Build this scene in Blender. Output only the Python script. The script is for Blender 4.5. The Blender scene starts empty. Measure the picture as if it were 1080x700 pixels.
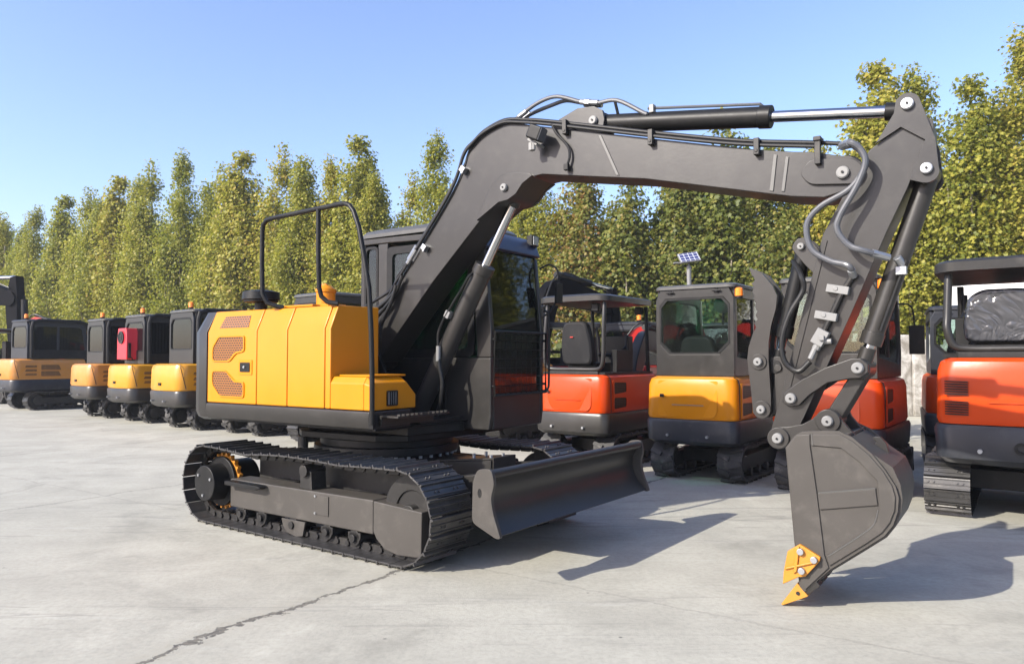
import bpy, bmesh, math, random
import numpy as np
from mathutils import Vector, Matrix
random.seed(7)
rng = np.random.default_rng(11)
PI = math.pi
S = bpy.context.scene
COL = S.collection
R = math.radians

# ------------------------------------------------------------------ helpers
class MB:
    """collects shapes and links them as one mesh object"""
    def __init__(self):
        self.v = []; self.f = []; self.m = []; self.mi = 0
    def add(self, vs, fs):
        b = len(self.v)
        self.v += [tuple(p) for p in vs]
        self.f += [tuple(b + i for i in f) for f in fs]
        self.m += [self.mi] * len(fs)
        return self
    def box(self, c, s, rot=None):
        hx, hy, hz = s[0] / 2, s[1] / 2, s[2] / 2
        vs = [Vector((x, y, z)) for x in (-hx, hx) for y in (-hy, hy) for z in (-hz, hz)]
        if rot is not None:
            vs = [rot @ p for p in vs]
        vs = [p + Vector(c) for p in vs]
        return self.add(vs, [(0, 1, 3, 2), (4, 6, 7, 5), (0, 4, 5, 1), (2, 3, 7, 6), (0, 2, 6, 4), (1, 5, 7, 3)])
    def b2(self, x0, x1, y0, y1, z0, z1):
        return self.box(((x0 + x1) / 2, (y0 + y1) / 2, (z0 + z1) / 2), (abs(x1 - x0), abs(y1 - y0), abs(z1 - z0)))
    def prism(self, pts, a, b, ax='y', pts2=None):
        n = len(pts)
        pts2 = pts2 or pts
        def mk(p, t):
            return (p[0], t, p[1]) if ax == 'y' else ((t, p[0], p[1]) if ax == 'x' else (p[0], p[1], t))
        vs = [mk(p, a) for p in pts] + [mk(p, b) for p in pts2]
        fs = [tuple(range(n)), tuple(range(2 * n - 1, n - 1, -1))]
        fs += [(i, n + i, n + (i + 1) % n, (i + 1) % n) for i in range(n)]
        return self.add(vs, fs)
    def ring(self, outer, inner, a, b, ax='y'):
        n = len(outer)
        def mk(p, t):
            return (p[0], t, p[1]) if ax == 'y' else ((t, p[0], p[1]) if ax == 'x' else (p[0], p[1], t))
        vs = [mk(p, a) for p in outer] + [mk(p, a) for p in inner] + [mk(p, b) for p in outer] + [mk(p, b) for p in inner]
        fs = []
        for i in range(n):
            j = (i + 1) % n
            fs += [(i, j, n + j, n + i), (2 * n + i, 3 * n + i, 3 * n + j, 2 * n + j),
                   (i, 2 * n + i, 2 * n + j, j), (n + i, n + j, 3 * n + j, 3 * n + i)]
        return self.add(vs, fs)
    def cyl(self, p0, p1, r, r2=None, n=20):
        return self.tube([p0, p1], [r, r if r2 is None else r2], n)
    def tube(self, path, r, n=10, closed=False):
        path = [Vector(p) for p in path]
        k = len(path)
        rs = r if isinstance(r, (list, tuple)) else [r] * k
        vs, fs = [], []
        t0 = (path[1] - path[0]).normalized()
        up = Vector((0, 0, 1)) if abs(t0.z) < .9 else Vector((1, 0, 0))
        nrm = (up - t0 * up.dot(t0)).normalized()
        for i in range(k):
            if closed:
                t = (path[(i + 1) % k] - path[i - 1])
            else:
                t = path[min(i + 1, k - 1)] - path[max(i - 1, 0)]
            t = t.normalized() if t.length > 1e-9 else t0
            nrm = nrm - t * nrm.dot(t)
            nrm = nrm.normalized() if nrm.length > 1e-6 else t.orthogonal().normalized()
            bn = t.cross(nrm)
            for j in range(n):
                a = 2 * PI * j / n
                vs.append(path[i] + (nrm * math.cos(a) + bn * math.sin(a)) * rs[i])
        for i in range(k if closed else k - 1):
            i2 = (i + 1) % k
            for j in range(n):
                j2 = (j + 1) % n
                fs.append((i * n + j, i * n + j2, i2 * n + j2, i2 * n + j))
        if not closed:
            fs.append(tuple(range(n - 1, -1, -1)))
            fs.append(tuple((k - 1) * n + j for j in range(n)))
        return self.add(vs, fs)
    def loft(self, loops, cap=True):
        n = len(loops[0]); vs = []; fs = []
        for l in loops:
            vs += l
        for i in range(len(loops) - 1):
            for j in range(n):
                j2 = (j + 1) % n
                fs.append((i * n + j, i * n + j2, (i + 1) * n + j2, (i + 1) * n + j))
        if cap:
            fs.append(tuple(range(n - 1, -1, -1)))
            fs.append(tuple((len(loops) - 1) * n + j for j in range(n)))
        return self.add(vs, fs)
    def sphere(self, c, r, nu=14, nv=8, sc=(1, 1, 1)):
        loops = []
        for i in range(1, nv):
            th = PI * i / nv
            loops.append([(c[0] + r * sc[0] * math.sin(th) * math.cos(2 * PI * j / nu),
                           c[1] + r * sc[1] * math.sin(th) * math.sin(2 * PI * j / nu),
                           c[2] - r * sc[2] * math.cos(th)) for j in range(nu)])
        return self.loft(loops)
    def build(self, name, mat, parent=None, bevel=0, seg=2, ang=32):
        me = bpy.data.meshes.new(name)
        me.from_pydata(self.v, [], self.f)
        bm = bmesh.new(); bm.from_mesh(me)
        bmesh.ops.recalc_face_normals(bm, faces=bm.faces)
        bm.to_mesh(me); bm.free()
        for mm in (mat if isinstance(mat, (list, tuple)) else [mat]):
            me.materials.append(mm)
        me.polygons.foreach_set('material_index', self.m)
        me.polygons.foreach_set('use_smooth', [True] * len(me.polygons))
        me.set_sharp_from_angle(angle=R(ang))
        o = bpy.data.objects.new(name, me); COL.objects.link(o)
        if parent is not None:
            o.parent = parent
        if bevel:
            bv = o.modifiers.new('bevel', 'BEVEL')
            bv.width = bevel; bv.segments = seg; bv.limit_method = 'ANGLE'; bv.angle_limit = R(ang)
            bv.harden_normals = True; bv.use_clamp_overlap = True
        return o

def smooth(pts, n=6):
    """Catmull-Rom through 3-D points"""
    P = [Vector(p) for p in pts]; P = [P[0] * 2 - P[1]] + P + [P[-1] * 2 - P[-2]]
    out = []
    for i in range(1, len(P) - 2):
        a, b, c, d = P[i - 1:i + 3]
        for k in range(n):
            t = k / n
            out.append(.5 * ((2 * b) + (c - a) * t + (2 * a - 5 * b + 4 * c - d) * t * t + (3 * b - a - 3 * c + d) * t ** 3))
    out.append(P[-2])
    return out
def xz(pts, y):
    return [(p[0], y, p[1]) for p in pts]
def disc(cx, cz, r, n=24, a0=0):
    return [(cx + r * math.cos(a0 + 2 * PI * i / n), cz + r * math.sin(a0 + 2 * PI * i / n)) for i in range(n)]
def arc(cx, cz, r, a, b, n=8):
    return [(cx + r * math.cos(R(a + (b - a) * i / n)), cz + r * math.sin(R(a + (b - a) * i / n))) for i in range(n + 1)]
def round_poly(pts, r, n=4):
    out = []
    k = len(pts)
    for i in range(k):
        p, q, s = Vector(pts[i - 1]).to_2d(), Vector(pts[i]).to_2d(), Vector(pts[(i + 1) % k]).to_2d()
        d1, d2 = (p - q), (s - q)
        rr = min(r, d1.length * .45, d2.length * .45)
        a, b = q + d1.normalized() * rr, q + d2.normalized() * rr
        for t in range(n + 1):
            u = t / n
            out.append(tuple((1 - u) ** 2 * a + 2 * u * (1 - u) * q + u * u * b))
    return out
def tag(o, label=None, cat=None, group=None, kind=None):
    for k, v in (('label', label), ('category', cat), ('group', group), ('kind', kind)):
        if v: o[k] = v
    return o
def thing(name, label, cat, loc=(0, 0, 0), rz=0, group=None, sc=1):
    o = bpy.data.objects.new(name, None); COL.objects.link(o)
    o.location = loc; o.rotation_euler = (0, 0, rz); o.scale = (sc,) * 3
    o.empty_display_size = .2
    return tag(o, label, cat, group)

# ------------------------------------------------------------------ materials
MATS = {}
class NT:
    def __init__(self, name):
        self.m = bpy.data.materials.new(name); self.m.use_nodes = True
        self.t = self.m.node_tree; self.n = self.t.nodes; self.l = self.t.links
        self.b = self.n['Principled BSDF']; self.out = self.n['Material Output']
    def new(self, t, **k):
        nd = self.n.new(t)
        for a, v in k.items():
            if a.startswith('i_'):
                nd.inputs[int(a[2:])].default_value = v
            else:
                setattr(nd, a, v)
        return nd
    def link(self, a, b): self.l.new(a, b)
    def noise(self, scale, detail=5, rough=.6, vec=None, dist=0):
        nd = self.new('ShaderNodeTexNoise')
        nd.inputs['Scale'].default_value = scale; nd.inputs['Detail'].default_value = detail
        nd.inputs['Roughness'].default_value = rough; nd.inputs['Distortion'].default_value = dist
        if vec is not None: self.link(vec, nd.inputs['Vector'])
        return nd
    def ramp(self, fac, stops):
        nd = self.new('ShaderNodeValToRGB'); e = nd.color_ramp.elements
        while len(e) < len(stops): e.new(.5)
        for el, (p, c) in zip(e, stops):
            el.position = p; el.color = (*c, 1) if len(c) == 3 else c
        self.link(fac, nd.inputs[0]); return nd
    def mix(self, fac, a, b, mode='MIX'):
        nd = self.new('ShaderNodeMix', data_type='RGBA', blend_type=mode)
        for s, v in ((0, fac), (6, a), (7, b)):
            if hasattr(v, 'links'): self.link(v, nd.inputs[s])
            else: nd.inputs[s].default_value = v if s == 0 else (*v, 1)
        return nd.outputs[2]
    def math(self, op, a, b=None, c=None):
        nd = self.new('ShaderNodeMath', operation=op)
        for s, v in ((0, a), (1, b), (2, c)):
            if v is None: continue
            if hasattr(v, 'links'): self.link(v, nd.inputs[s])
            else: nd.inputs[s].default_value = v
        return nd.outputs[0]
    def bump(self, h, strength=.3, dist=.01):
        nd = self.new('ShaderNodeBump'); nd.inputs['Strength'].default_value = strength
        nd.inputs['Distance'].default_value = dist
        self.link(h, nd.inputs['Height']); self.link(nd.outputs[0], self.b.inputs['Normal'])

def paint(name, col, rough=.35, metal=0, coat=.0, var=.12, dust=.12, bump=.04, spec=.5):
    m = NT(name); tc = m.new('ShaderNodeTexCoord'); v = tc.outputs['Object']
    n1 = m.noise(1.7, 6, .65, v); n2 = m.noise(38, 4, .6, v); n3 = m.noise(7, 8, .7, v)
    dark = tuple(c * (1 - var) for c in col); lite = tuple(min(1, c * (1 + var)) for c in col)
    c1 = m.ramp(n1.outputs[0], [(.3, dark), (.7, lite)])
    dd = m.ramp(n3.outputs[0], [(.52, (0, 0, 0)), (.72, (dust,) * 3)])
    c2 = m.mix(dd.outputs[0], c1.outputs[0], (.30, .27, .23))
    m.link(c2, m.b.inputs['Base Color'])
    rr = m.math('MULTIPLY_ADD', n3.outputs[0], .22, rough - .1)
    m.link(rr, m.b.inputs['Roughness'])
    m.b.inputs['Metallic'].default_value = metal
    m.b.inputs['Specular IOR Level'].default_value = spec
    m.b.inputs['Coat Weight'].default_value = coat; m.b.inputs['Coat Roughness'].default_value = .12
    if bump: m.bump(n2.outputs[0], bump, .004)
    MATS[name] = m.m; return m.m

def glass(name, tint, tr=.75, refl=.06):
    m = NT(name); m.n.remove(m.b)
    tb = m.new('ShaderNodeBsdfTransparent'); tb.inputs[0].default_value = (*[c * tr for c in tint], 1)
    gb = m.new('ShaderNodeBsdfGlossy'); gb.inputs['Roughness'].default_value = .03
    gb.inputs[0].default_value = (.9, .95, .95, 1)
    db = m.new('ShaderNodeBsdfDiffuse'); db.inputs[0].default_value = (.16, .17, .16, 1)
    tc = m.new('ShaderNodeTexCoord'); nz = m.noise(3.2, 6, .65, tc.outputs['Object'])
    df = m.ramp(nz.outputs[0], [(.4, (.01,) * 3), (.8, (.05,) * 3)])
    m1 = m.new('ShaderNodeMixShader'); m.link(df.outputs[0], m1.inputs[0]); m.link(tb.outputs[0], m1.inputs[1]); m.link(db.outputs[0], m1.inputs[2])
    fr = m.new('ShaderNodeFresnel'); fr.inputs[0].default_value = 1.5
    fac = m.math('ADD', fr.outputs[0], refl)
    m2 = m.new('ShaderNodeMixShader'); m.link(fac, m2.inputs[0]); m.link(m1.outputs[0], m2.inputs[1]); m.link(gb.outputs[0], m2.inputs[2])
    m.link(m2.outputs[0], m.out.inputs[0])
    MATS[name] = m.m; return m.m

def grille_mat(name, body, sx=34, holes=True):
    """punched hexagonal-looking vent plate: staggered dark holes through the painted sheet (object coordinates)"""
    m = NT(name); tc = m.new('ShaderNodeTexCoord'); sp = m.new('ShaderNodeSeparateXYZ'); m.link(tc.outputs['Object'], sp.inputs[0])
    co = m.new('ShaderNodeCombineXYZ'); hx = m.math('ADD', sp.outputs[0], sp.outputs[1])
    m.link(hx, co.inputs[0]); m.link(sp.outputs[2], co.inputs[1])
    br = m.new('ShaderNodeTexBrick'); m.link(co.outputs[0], br.inputs['Vector'])
    br.inputs['Scale'].default_value = 1; br.inputs['Brick Width'].default_value = .034 if holes else .5
    br.inputs['Row Height'].default_value = .021 if holes else .03; br.inputs['Mortar Size'].default_value = .0034 if holes else .008
    br.inputs['Mortar Smooth'].default_value = .1
    br.inputs['Color1'].default_value = br.inputs['Color2'].default_value = (.025, .015, .01, 1)
    br.inputs['Mortar'].default_value = (*body, 1)
    m.link(br.outputs['Color'], m.b.inputs['Base Color']); m.b.inputs['Roughness'].default_value = .45
    m.bump(br.outputs['Fac'], .6, .004)
    MATS[name] = m.m; return m.m

YEL = (.50, .182, .002)
paint('yellow', YEL, .34, coat=.06, var=.05, dust=.015, spec=.28)
paint('lemon', (.49, .225, .008), .32, coat=.3, var=.06, dust=.10)
paint('ochre', (.46, .19, .03), .38, coat=.15, var=.10, dust=.22)
paint('orange', (.47, .044, .002), .33, coat=.05, var=.05, dust=.012, spec=.28)
paint('red', (.38, .016, .009), .32, coat=.1, var=.06, dust=.03, spec=.4)
paint('fanred', (.62, .02, .035), .35, coat=.2, var=.05, dust=.06)
paint('greydust', (.050, .0455, .040), .45, var=.12, dust=.08, bump=.1, spec=.35)
paint('grey', (.0235, .0220, .0200), .34, metal=.0, coat=.03, var=.12, dust=.03, bump=.08, spec=.36)
paint('greylight', (.066, .065, .061), .42, metal=.1, coat=.06, var=.06, dust=.12)
paint('navy', (.018, .020, .025), .40, coat=.04, var=.12, dust=.08, spec=.35)
paint('black', (.009, .009, .009), .42, var=.2, dust=.04, spec=.22)
paint('darkmetal', (.024, .023, .022), .42, metal=.2, var=.2, dust=.10, spec=.3)
paint('shoe', (.075, .073, .072), .36, metal=.7, var=.25, dust=.18, bump=.12)
paint('rubbertrack', (.030, .029, .028), .7, var=.25, dust=.35, bump=.2)
paint('rubber', (.011, .011, .011), .42, var=.2, dust=.05, spec=.3)
paint('jet', (.005, .005, .006), .6, var=.1, dust=.0, spec=.04)
paint('hose', (.07, .073, .08), .34, var=.12, dust=.12, bump=.1)
paint('zinc', (.34, .35, .36), .42, metal=.85, var=.12, dust=.1)
paint('whitemetal', (.17, .17, .165), .45, var=.08, dust=.1)
paint('chrome', (.42, .43, .45), .15, metal=1, var=.03, dust=.0, bump=0)
paint('gold', (.44, .175, .014), .42, var=.15, dust=.06, bump=.1)
paint('seat', (.014, .014, .015), .62, var=.2, dust=.05, bump=.15, spec=.25)
paint('curtain', (.16, .18, .26), .8, var=.2, dust=.1)
paint('blueplastic', (.008, .011, .034), .35, var=.1, dust=.05)
paint('tooth', (.40, .175, .022), .45, var=.2, dust=.15, bump=.1)
paint('amber', (.85, .20, .005), .18, coat=.5, var=.05, dust=.02, bump=0)
MATS['amber'].node_tree.nodes['Principled BSDF'].inputs['Subsurface Weight'].default_value = 0.0
glass('glass', (.86, .94, .91), .90, .0)
glass('darkglass', (.55, .64, .62), .45, .0)
glass('tealglass', (.42, .74, .62), .78, .0)
glass('clearwrap', (.9, .9, .9), .55, .25)
grille_mat('vent', (.34, .115, .008))
grille_mat('slotvent', (.50, .06, .012), holes=False)
grille_mat('ochrevent', (.28, .12, .02), holes=False)
M = MATS

def wrap_mat():
    m = NT('plasticwrap'); tc = m.new('ShaderNodeTexCoord')
    v = m.new('ShaderNodeTexVoronoi', feature='DISTANCE_TO_EDGE'); v.inputs['Scale'].default_value = 2.6
    nz = m.noise(2.6, 3, .5, tc.outputs['Object'], 1.0)
    m.link(nz.outputs['Color'], v.inputs['Vector'])
    m.b.inputs['Base Color'].default_value = (.05, .05, .055, 1); m.b.inputs['Roughness'].default_value = .18
    m.b.inputs['Coat Weight'].default_value = .8; m.b.inputs['Coat Roughness'].default_value = .08
    m.bump(v.outputs[0], 1.0, .06); MATS['plasticwrap'] = m.m
wrap_mat()

def concrete():
    m = NT('concrete'); tc = m.new('ShaderNodeTexCoord'); P = tc.outputs['Object']
    big = m.noise(.22, 6, .6, P); mid = m.noise(1.3, 8, .65, P); fine = m.noise(26, 6, .7, P); grit = m.noise(160, 3, .7, P)
    st = m.new('ShaderNodeMapping'); st.inputs['Rotation'].default_value = (0, 0, R(-32)); st.inputs['Scale'].default_value = (.55, 5.5, 1)
    m.link(P, st.inputs[0]); strk = m.noise(1.1, 7, .68, st.outputs[0], .6)
    c = m.ramp(big.outputs[0], [(.3, (0.335, 0.324, 0.269)), (.7, (0.409, 0.398, 0.335))]).outputs[0]
    c = m.mix(m.ramp(mid.outputs[0], [(.38, (.0,) * 3), (.70, (.7,) * 3)]).outputs[0], c, (0.258, 0.25, 0.208))
    c = m.mix(m.ramp(strk.outputs[0], [(.54, (0,) * 3), (.70, (.14,) * 3)]).outputs[0], c, (0.241, 0.238, 0.203))
    c = m.mix(m.ramp(strk.outputs[0], [(.28, (.22,) * 3), (.42, (0,) * 3)]).outputs[0], c, (0.487, 0.487, 0.443))
    c = m.mix(m.ramp(fine.outputs[0], [(.35, (.35,) * 3), (.55, (0,) * 3)]).outputs[0], c, (0.216, 0.212, 0.179))
    # small dark specks and grit
    vo = m.new('ShaderNodeTexVoronoi'); vo.inputs['Scale'].default_value = 2.3; m.link(P, vo.inputs['Vector'])
    sp = m.ramp(vo.outputs['Distance'], [(.018, (.75,) * 3), (.03, (0,) * 3)]).outputs[0]
    c = m.mix(sp, c, (.09, .085, .08))
    # sawn joints of the slabs, wandering a little and crumbling
    rot = m.new('ShaderNodeMapping', vector_type='TEXTURE'); rot.inputs['Rotation'].default_value = (0, 0, R(56.3)); rot.inputs['Location'].default_value = (-.60, 5.59, 0)
    m.link(P, rot.inputs[0])
    wob = m.noise(2.2, 6, .7, P); wo2 = m.noise(14, 3, .7, P)
    sx = m.new('ShaderNodeSeparateXYZ'); m.link(rot.outputs[0], sx.inputs[0])
    masks = []
    for ax, per, w0 in ((0, 6.2, .007), (1, 4.6, .007)):
        d = m.math('ADD', sx.outputs[ax], m.math('ADD', m.math('MULTIPLY_ADD', wob.outputs[0], .16 + .18 * ax, -.08 - .09 * ax), m.math('MULTIPLY_ADD', wo2.outputs[0], .03 + .05 * ax, -.015 - .025 * ax)))
        d = m.math('PINGPONG', d, per / 2)
        d = m.math('SUBTRACT', d, m.math('MULTIPLY', m.math('POWER', wo2.outputs[0], 3), .05 + .06 * ax))
        mk = m.new('ShaderNodeMapRange'); mk.inputs[1].default_value = w0 * .3; mk.inputs[2].default_value = w0 * 1.7
        mk.inputs[3].default_value = 1; mk.inputs[4].default_value = 0
        m.link(d, mk.inputs[0]); masks.append(mk.outputs[0])
    # broken, wider joint with a sandy edge (the one running out to the lower left)
    j = m.math('MAXIMUM', m.math('MULTIPLY', masks[0], .15), m.math('MULTIPLY', masks[1], m.math('MULTIPLY_ADD', m.math('LESS_THAN', m.math('ABSOLUTE', sx.outputs[1]), 2.2), .62, .30)))
    c = m.mix(j, c, (.065, .06, .054))
    d2 = m.math('ADD', sx.outputs[1], m.math('MULTIPLY_ADD', wob.outputs[0], .5, -.29))
    d2 = m.math('ABSOLUTE', d2)
    patch = m.new('ShaderNodeMapRange'); patch.inputs[1].default_value = .02; patch.inputs[2].default_value = .16; patch.inputs[3].default_value = .55; patch.inputs[4].default_value = 0
    m.link(d2, patch.inputs[0])
    pz = m.math('MULTIPLY', patch.outputs[0], m.ramp(fine.outputs[0], [(.4, (0,) * 3), (.6, (1,) * 3)]).outputs[0])
    c = m.mix(pz, c, (0.246, 0.23, 0.179))
    # oil and water stains, pale dusty patches, tyre scuffs
    stn = m.noise(.55, 9, .72, P, 1.1); stn2 = m.noise(3.1, 7, .7, P, .8)
    sm = m.math('MULTIPLY', m.ramp(stn.outputs[0], [(.52, (0,) * 3), (.64, (1,) * 3)]).outputs[0], m.ramp(stn2.outputs[0], [(.38, (.15,) * 3), (.62, (.75,) * 3)]).outputs[0])
    c = m.mix(sm, c, (0.218, 0.212, 0.177))
    dp = m.ramp(stn.outputs[0], [(.30, (.75,) * 3), (.43, (0,) * 3)]).outputs[0]
    c = m.mix(m.math('MULTIPLY', dp, stn2.outputs[0]), c, (0.532, 0.517, 0.434))
    for ang, fr, ph in ((24, 1.9, 3.1), (-38, 1.3, 8.7)):
        mp = m.new('ShaderNodeMapping'); mp.inputs['Rotation'].default_value = (0, 0, R(ang)); mp.inputs['Location'].default_value = (ph, ph, 0); mp.inputs['Scale'].default_value = (.16, fr, 1); m.link(P, mp.inputs[0])
        sc_ = m.noise(2.4, 4, .55, mp.outputs[0], 1.6); msk = m.noise(.35, 3, .5, mp.outputs[0])
        k = m.math('MULTIPLY', m.ramp(sc_.outputs[0], [(.60, (0,) * 3), (.66, (.42,) * 3), (.70, (0,) * 3)]).outputs[0], m.ramp(msk.outputs[0], [(.46, (0,) * 3), (.60, (1,) * 3)]).outputs[0])
        c = m.mix(k, c, (.13, .125, .115))
    m.link(c, m.b.inputs['Base Color'])
    m.b.inputs['Roughness'].default_value = .82; m.b.inputs['Specular IOR Level'].default_value = .35
    h = m.math('ADD', m.math('MULTIPLY', grit.outputs[0], .35), m.math('ADD', fine.outputs[0], m.math('MULTIPLY', j, -2.0)))
    m.bump(h, .35, .008)
    MATS['concrete'] = m.m
concrete()

def leafmat(name, stops):
    m = NT(name); g = m.new('ShaderNodeNewGeometry'); oi = m.new('ShaderNodeObjectInfo')
    f = m.math('ADD', m.math('MULTIPLY', g.outputs['Random Per Island'], .66), m.math('MULTIPLY', oi.outputs['Random'], .32))
    c = m.ramp(f, stops).outputs[0]
    m.link(c, m.b.inputs['Base Color']); m.b.inputs['Roughness'].default_value = .5; m.b.inputs['Specular IOR Level'].default_value = .3
    tr = m.new('ShaderNodeBsdfTranslucent'); m.link(m.mix(.35, c, (.30, .34, .02)), tr.inputs[0])
    mx = m.new('ShaderNodeMixShader'); mx.inputs[0].default_value = .48
    m.link(m.b.outputs[0], mx.inputs[1]); m.link(tr.outputs[0], mx.inputs[2]); m.link(mx.outputs[0], m.out.inputs[0])
    MATS[name] = m.m
leafmat('leaf', [(0, (.115, .15, .028)), (.30, (.22, .235, .036)), (.60, (.345, .325, .050)), (.86, (.43, .37, .070)), (.97, (.36, .22, .05)), (1, (.24, .12, .045))])
leafmat('leafautumn', [(0, (.080, .11, .026)), (.38, (.155, .18, .038)), (.62, (.25, .24, .055)), (.80, (.28, .20, .055)), (.92, (.28, .125, .04)), (1, (.34, .10, .025))])
leafmat('leafdusty', [(0, (.060, .082, .026)), (.5, (.12, .145, .045)), (.85, (.20, .205, .065)), (1, (.22, .17, .07))])
def bark():
    m = NT('bark'); tc = m.new('ShaderNodeTexCoord'); n = m.noise(6, 7, .7, tc.outputs['Object'], .4)
    m.link(m.ramp(n.outputs[0], [(.35, (.11, .085, .06)), (.6, (.27, .235, .18))]).outputs[0], m.b.inputs['Base Color'])
    m.b.inputs['Roughness'].default_value = .9; m.bump(n.outputs[0], .6, .02); MATS['bark'] = m.m
bark()
def plaster(name, a, b, sc=1.2):
    m = NT(name); tc = m.new('ShaderNodeTexCoord'); n = m.noise(sc, 9, .72, tc.outputs['Object'], .5); n2 = m.noise(22, 5, .7, tc.outputs['Object'])
    m.link(m.ramp(n.outputs[0], [(.38, a), (.62, b)]).outputs[0], m.b.inputs['Base Color'])
    m.b.inputs['Roughness'].default_value = .85; m.bump(n2.outputs[0], .3, .01); MATS[name] = m.m
plaster('oldwall', (.17, .155, .13), (.46, .445, .41), 2.6)
plaster('whitewall', (.78, .78, .77), (.84, .84, .83), .5)
plaster('tealwall', (.16, .42, .44), (.24, .52, .54), .5)
plaster('soil', (.11, .10, .05), (.20, .18, .09), 1.5)
def solar():
    m = NT('solarcell'); tc = m.new('ShaderNodeTexCoord'); br = m.new('ShaderNodeTexBrick'); m.link(tc.outputs['Object'], br.inputs['Vector'])
    br.offset = 0; br.inputs['Scale'].default_value = 1; br.inputs['Brick Width'].default_value = .09; br.inputs['Row Height'].default_value = .09; br.inputs['Mortar Size'].default_value = .006
    br.inputs['Color1'].default_value = br.inputs['Color2'].default_value = (.03, .035, .11, 1); br.inputs['Mortar'].default_value = (.45, .47, .5, 1)
    m.link(br.outputs['Color'], m.b.inputs['Base Color']); m.b.inputs['Roughness'].default_value = .15; MATS['solarcell'] = m.m
solar()

# ------------------------------------------------------------------ setting
def ground():
    mb = MB(); mb.add([(-220, -60, 0), (220, -60, 0), (220, 300, 0), (-220, 300, 0)], [(0, 1, 2, 3)])
    o = mb.build('ground', M['concrete']); o['kind'] = 'structure'
ground()
# ------------------------------------------------------------------ the big excavator in front
EX = thing('excavator', 'big excavator with yellow engine hood, dark grey boom and bucket resting on the concrete', 'excavator', (-1.15, 6.88, 0), R(-34))
US = R(-2.5)          # undercarriage is turned a little against the house
def under(o): o.rotation_euler = (0, 0, US); return o

def track_path(x0, x1, r, zc, sag=.03, n=400):
    """closed belt path, clockwise seen from the right; list of (x, z, tx, tz)"""
    pts = []
    L = x1 - x0
    for i in range(120): pts.append((x0 + L * i / 120, zc - r))
    for i in range(90):
        a = -PI / 2 + PI * i / 90; pts.append((x1 + r * math.cos(a), zc + r * math.sin(a)))
    for i in range(120):
        t = i / 120; x = x1 - L * t
        pts.append((x, zc + r - sag * (1 - abs(math.cos(PI * 2 * t))) * (1.0 if t > .5 else .6)))
    for i in range(90):
        a = PI / 2 + PI * i / 90; pts.append((x0 + r * math.cos(a), zc + r * math.sin(a)))
    P = np.array(pts); d = np.linalg.norm(np.roll(P, -1, 0) - P, axis=1); s = np.concatenate([[0], np.cumsum(d)])
    tot = s[-1]; PX = np.append(P[:, 0], P[0, 0]); PZ = np.append(P[:, 1], P[0, 1])
    out = []
    for k in range(n):
        q = tot * k / n; e = tot * .004
        f = lambda u: (np.interp(u % tot, s, PX), np.interp(u % tot, s, PZ))
        (ax, az), (bx, bz) = f(q - e), f(q + e); (x, z) = f(q)
        l = math.hypot(bx - ax, bz - az); out.append((float(x), float(z), float((bx - ax) / l), float((bz - az) / l)))
    return out, tot

def steel_track(parent, yc, w, x0, x1, r, zc, nshoe, name='track', shoes=True, turn=None, sag=.03, mats=None):
    ms, mc = mats or (M['shoe'], M['darkmetal'])
    path, tot = track_path(x0, x1, r, zc, sag, nshoe)
    pitch = tot / nshoe
    ch = MB()
    for (x, z, tx, tz) in path:
        nx, nz = tz, -tx        # outward
        rot = Matrix(((tx, 0, nx), (0, 1, 0), (tz, 0, nz)))
        for s in (-.055, .055):
            ch.box((x - nx * .035, yc + s, z - nz * .035), (pitch * .78, .028, .055), rot)
        ch.cyl((x - nx * .035 + tx * pitch * .5, yc - .085, z - nz * .035 + tz * pitch * .5), (x - nx * .035 + tx * pitch * .5, yc + .085, z - nz * .035 + tz * pitch * .5), .021, n=8)
    def shoe_mb():
        mb = MB(); p = pitch
        prof = [(-p * .47, -.006), (-p * .47, .005), (-p * .40, .006), (-p * .37, .014), (-p * .33, .014), (-p * .30, .006), (p * .02, .006), (p * .05, .012), (p * .09, .012), (p * .12, .006),
                (p * .33, .006), (p * .38, .024), (p * .46, .024), (p * .49, -.004), (p * .3, -.007), (-p * .3, -.007)]
        mb.prism(prof, -w / 2, w / 2)
        for s in (-.10, .10):
            for q in (-.015, .05):
                mb.cyl((-p * .12, s + q * .6, .004), (-p * .12, s + q * .6, .016), .010, n=6)
        return mb
    if shoes:
        tr = ch.build(name, mc, parent)
        if turn: turn(tr)
        me = None
        for (x, z, tx, tz) in path:
            nx, nz = tz, -tx
            mat = Matrix(((tx, 0, nx, x), (0, 1, 0, yc), (tz, 0, nz, z), (0, 0, 0, 1)))
            if me is None:
                o = shoe_mb().build('track_shoe', ms, tr, bevel=.002, seg=1); me = o.data
            else:
                o2 = o.copy(); COL.objects.link(o2); o = o2
            o.matrix_local = mat
        return tr
    base = shoe_mb()
    for (x, z, tx, tz) in path:
        nx, nz = tz, -tx
        ch.mi = 1
        ch.add([(x + tx * p[0] + nx * p[2], yc + p[1], z + tz * p[0] + nz * p[2]) for p in base.v], base.f)
        ch.mi = 0
    tr = ch.build(name, [mc, ms], parent)
    if turn: turn(tr)
    return tr

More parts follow.
